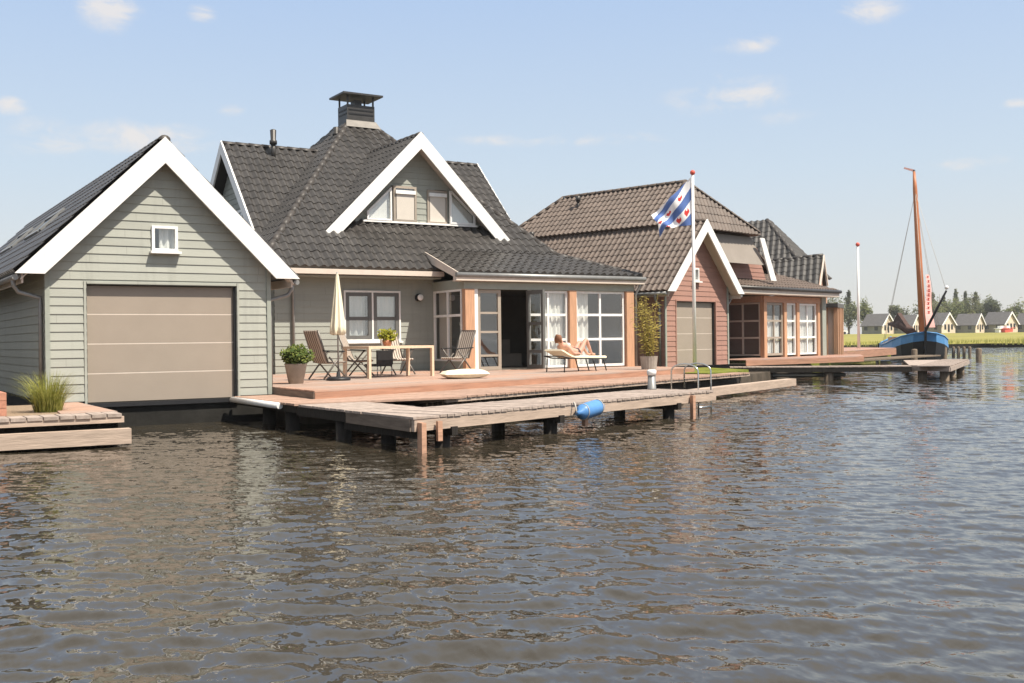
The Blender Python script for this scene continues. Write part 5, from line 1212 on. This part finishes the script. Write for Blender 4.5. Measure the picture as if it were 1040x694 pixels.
for k in range(5200):
    lat = rq.uniform(18, 120); cl_ = .5+.5*math.sin(lat*.35)*math.sin(lat*.11+1); h = rq.uniform(.15, .35)+.55*cl_*rq.rand(); p = far(119.6+rq.uniform(0, 2.2), lat, .25); sd = rgt*rq.uniform(.015, .05); tp_ = V((rq.uniform(-.12, .12), rq.uniform(-.12, .12), h+.3))
    g.add([p-sd, p+sd, p+tp_], [(0, 1, 2)])
rd = g.build('reeds', GRASSB); rd['kind'] = 'stuff'
def far_house():
    t = thing('holiday_cottage', '', 'cottage', (0, 0, 0), 0, 'holiday cottages in a row on the far shore')
    w, l, e, a = 3.4, 2.7, 2.2, 5.0
    g = G(); g.add([(-l, -w, 0), (l, -w, 0), (l, -w, e), (-l, -w, e), (-l, w, 0), (l, w, 0), (l, w, e), (-l, w, e)], [(0, 1, 2, 3), (4, 5, 6, 7), (0, 4, 7, 3)]); g.build('side_wall', WALLG, t, world=False)
    for x in (l, -l): G().add([(x, -w, 0), (x, w, 0), (x, w, e), (x, 0, a), (x, -w, e)], [(0, 1, 2, 3, 4)]).build('gable_wall', WALLP, t, world=False)
    g = G()
    for s in (-1, 1): g.prism([(-l-.3, s*(w+.35), e-.35), (l+.35, s*(w+.35), e-.35), (l+.35, 0, a), (-l-.3, 0, a)], (0, 0, .15))
    g.build('roof', ROOFF, t, world=False)
    g = G(); gable_boards(g, (l+.36, 0, a+.2), (l+.36, -w-.45, e-.3), (l+.36, w+.45, e-.3), (1, 0, 0), .5, .08); g.build('bargeboard', WHITE, t, world=False)
    for y in (-1.6, .1, 1.7): G().box((l-.02, y-.45, .3 if y == .1 else .9), (l+.05, y+.45, 2.2)).build('window', DARKG, t, world=False)
    for x in (-1.6, 1.2): G().box((x-.45, -w-.04, .9), (x+.45, -w+.02, 2.1)).build('window', DARKG, t, world=False)
    return t
fh = far_house(); FH_D = 275.; hy = math.atan2(fwd.y, fwd.x)+math.pi+R(44)
def fpos(px, d, z): return far(d, (px-520)/F_PX*d, z)
HH = [(892, 'grey-roofed cottage left of the mast, between two white-trimmed gable ends'), (921, 'cottage half hidden behind the mast of the sailing boat'), (953, 'cottage directly right of the bowsprit of the sailing boat'), (985, 'cottage below the three tall poplars'), (1016, 'cottage in front of the round dark tree'), (1047, 'cottage cut by the right edge of the photo')]
for i, (px, lb) in enumerate(HH):
    p = fpos(px, FH_D+i*1.5, 1.8)
    if i == 0: fh.matrix_basis = Matrix.Translation(p) @ Matrix.Rotation(hy, 4, 'Z'); fh['label'] = 'grey-roofed cottage left of the boat mast, leftmost of the row'
    else: dup(fh, p, hy+R([0, 5, -4, 3, -6, 2][i]), lb, None, [1, .94, 1.03, .97, 1.05, .98][i])
def tree(label, px, d, h, w, kind, m, seed, zb=1.8, group=None):
    p = fpos(px, d, zb); t = thing({'poplar': 'poplar_tree', 'round': 'round_tree', 'bush': 'bush'}[kind], label, 'bush' if kind == 'bush' else 'tree', p, 0, group)
    g = G(); g.tube([(0, 0, 0), (.1, 0, h*.3), (0, .1, h*.8)], [h*.025+.05, h*.018+.03, .03], 6)
    rs = random.Random(seed)
    for k in range(6):
        a = rs.random()*6.28; z = h*rs.uniform(.25, .6); g.tube([(0, 0, z), (w*.3*math.cos(a), w*.3*math.sin(a), z+h*.2)], [h*.01+.02, .02], 5)
    g.build('trunk', BARK, t, world=False); g = G()
    if kind == 'poplar':
        for k in range(6):
            z = h*(.24+.13*k); q = [.7, 1, 1, .85, .62, .34][k]; leaves(g, (rs.uniform(-.2, .2), rs.uniform(-.2, .2), z), (w*.5*q, w*.5*q, h*.13), 330, .58, seed*9+k, .3, lump=4)
    elif kind == 'round':
        for k in range(9):
            a = rs.random()*6.28; q = rs.uniform(.15, .55); leaves(g, (w*.5*q*math.cos(a), w*.5*q*math.sin(a), h*rs.uniform(.38, .78)), (w*.3, w*.3, h*.2), 320, .62, seed*9+k, .3, lump=5)
    else:
        for k in range(6): leaves(g, (w*.28*rs.uniform(-1, 1), w*.28*rs.uniform(-1, 1), h*rs.uniform(.3, .65)), (w*.32, w*.32, h*.32), 260, .58, seed*9+k, .3, lump=5)
    g.build('crown', m, t, world=False); return t
D2 = 330.; U = D2/F_PX
gp = 'poplars behind the far cottages'
tree('lone dark poplar standing left of the bare white flagpole', 862, D2, 46*U, 15*U, 'poplar', TREED, 1)
for i, (px, top, w, lb) in enumerate([(947, 43, 15, 'greyish poplar nearest the boat mast, broadest of the row'), (959, 41, 10, 'short dark poplar second from the left in the row'), (971, 47, 10, 'tallest slim poplar, above the gap between two cottages'), (981, 46, 9, 'slim poplar between the tallest one and the right end poplar'), (992, 46, 11, 'poplar at the right end of the row, lighter at its foot')]):
    tree(lb, px, D2+i*3, top*U*.97, w*U*1.35, 'poplar', TREEP if i != 1 else TREED, 20+i, group=gp)
tree('large round dark tree behind the right-hand cottages', 1010, D2-15, 37*U, 25*U, 'round', TREED, 31)
tree('pale green round tree beside the big dark one', 1026, D2+10, 30*U, 18*U, 'round', TREEM, 32)
tree('grey-green round tree left of the sailing boat mast', 909, D2, 32*U, 20*U, 'round', TREEP, 33)
tree('tree behind the cottage at the far right edge', 1044, D2, 26*U, 18*U, 'round', TREEM, 34)
BU = [(846, 28, 22, 'wide green bush against the corner of the third house'), (872, 22, 14, 'bush just right of the lone poplar'), (880, 26, 9, 'small dark tree left of the first cottage roof'), (938, 26, 20, 'low tree behind the mast foot of the boat'), (955, 30, 20, 'green bush under the short dark poplar'), (972, 26, 22, 'low tree filling the gap below the tallest poplar'), (988, 30, 20, 'yellowish bush beneath the right end poplar'), (1002, 26, 18, 'bush at the foot of the big dark tree'), (946, 27, 16, 'yellow-green bush under the greyish poplar'), (964, 25, 14, 'small bush between the short poplar and the tallest one'), (979, 27, 16, 'olive bush between two slim poplars'), (1031, 24, 16, 'pale bush at the right of the big dark tree'), (918, 22, 12, 'small bush behind the furled sail of the boat'), (855, 24, 14, 'olive bush left of the lone poplar foot')]
for i, (px, h, w, lb) in enumerate(BU): tree(lb, px, D2-22+i*2, h*U*1.6, w*U*1.5, 'bush', TREEM if i % 3 else TREEP, 50+i)
# white car and a few small hulls on the far bank
wc = thing('parked_car', 'tiny white parked car on the far meadow left of the flagpole', 'car', fpos(851, 250, 1.75), hy+R(50))
g = G(); g.prism([(-2.1, -.85, .3), (2.1, -.85, .3), (2.1, -.85, .85), (1.2, -.85, .95), (.6, -.85, 1.45), (-1.3, -.85, 1.45), (-1.9, -.85, .95), (-2.1, -.85, .9)], (0, 1.7, 0)); g.build('body', WHITE, wc, world=False)
g = G(); g.prism([(.98, -.87, .98), (.52, -.87, 1.38), (-1.2, -.87, 1.38), (-1.65, -.87, .98)], (0, 1.74, 0)); g.build('window', DARKG, wc, world=False)
for x in (-1.3, 1.3):
    for y in (-.8, .8): G().tube([(x, y-.1, .32), (x, y+.1, .32)], .32, 12).build('wheel', BLACK, wc, world=False)
for px, m_, lb in ((1018, WHITE, 'small white hull drawn up in front of the cottages'), (1024, REDB, 'small red hull drawn up on the meadow at the far right')):
    t = thing('small_boat', lb, 'boat', fpos(px, 240, 1.75), hy+R(80)); g = G()
    g.prism([(-2.2, -.7, .8), (2.6, 0, 1.0), (-2.2, .7, .8)], (0, 0, .12)); g.prism([(-2.0, -.5, 0), (1.9, 0, .1), (-2.0, .5, 0)], (0, 0, .8)); g.build('hull', m_, t, world=False); G().box((-1.2, -.4, .9), (.2, .4, 1.5)).build('cabin', WHITE, t, world=False)

# ------------------------------------------------------------------ summer haze over the lake
hz_m = bpy.data.materials.new('haze_air'); hz_m.use_nodes = True; nt = hz_m.node_tree
for n in list(nt.nodes): nt.nodes.remove(n)
o = N(nt, 'ShaderNodeOutputMaterial'); pv = N(nt, 'ShaderNodeVolumePrincipled'); pv.inputs['Color'].default_value = (.93, .95, .97, 1); pv.inputs['Density'].default_value = .00028; pv.inputs['Anisotropy'].default_value = .2
LK(nt, pv.outputs[0], o.inputs['Volume'])
hb = G().box((-6200, -6200, -2.4), (6200, 6200, 14.5)).build('haze', hz_m); hb['kind'] = 'stuff'
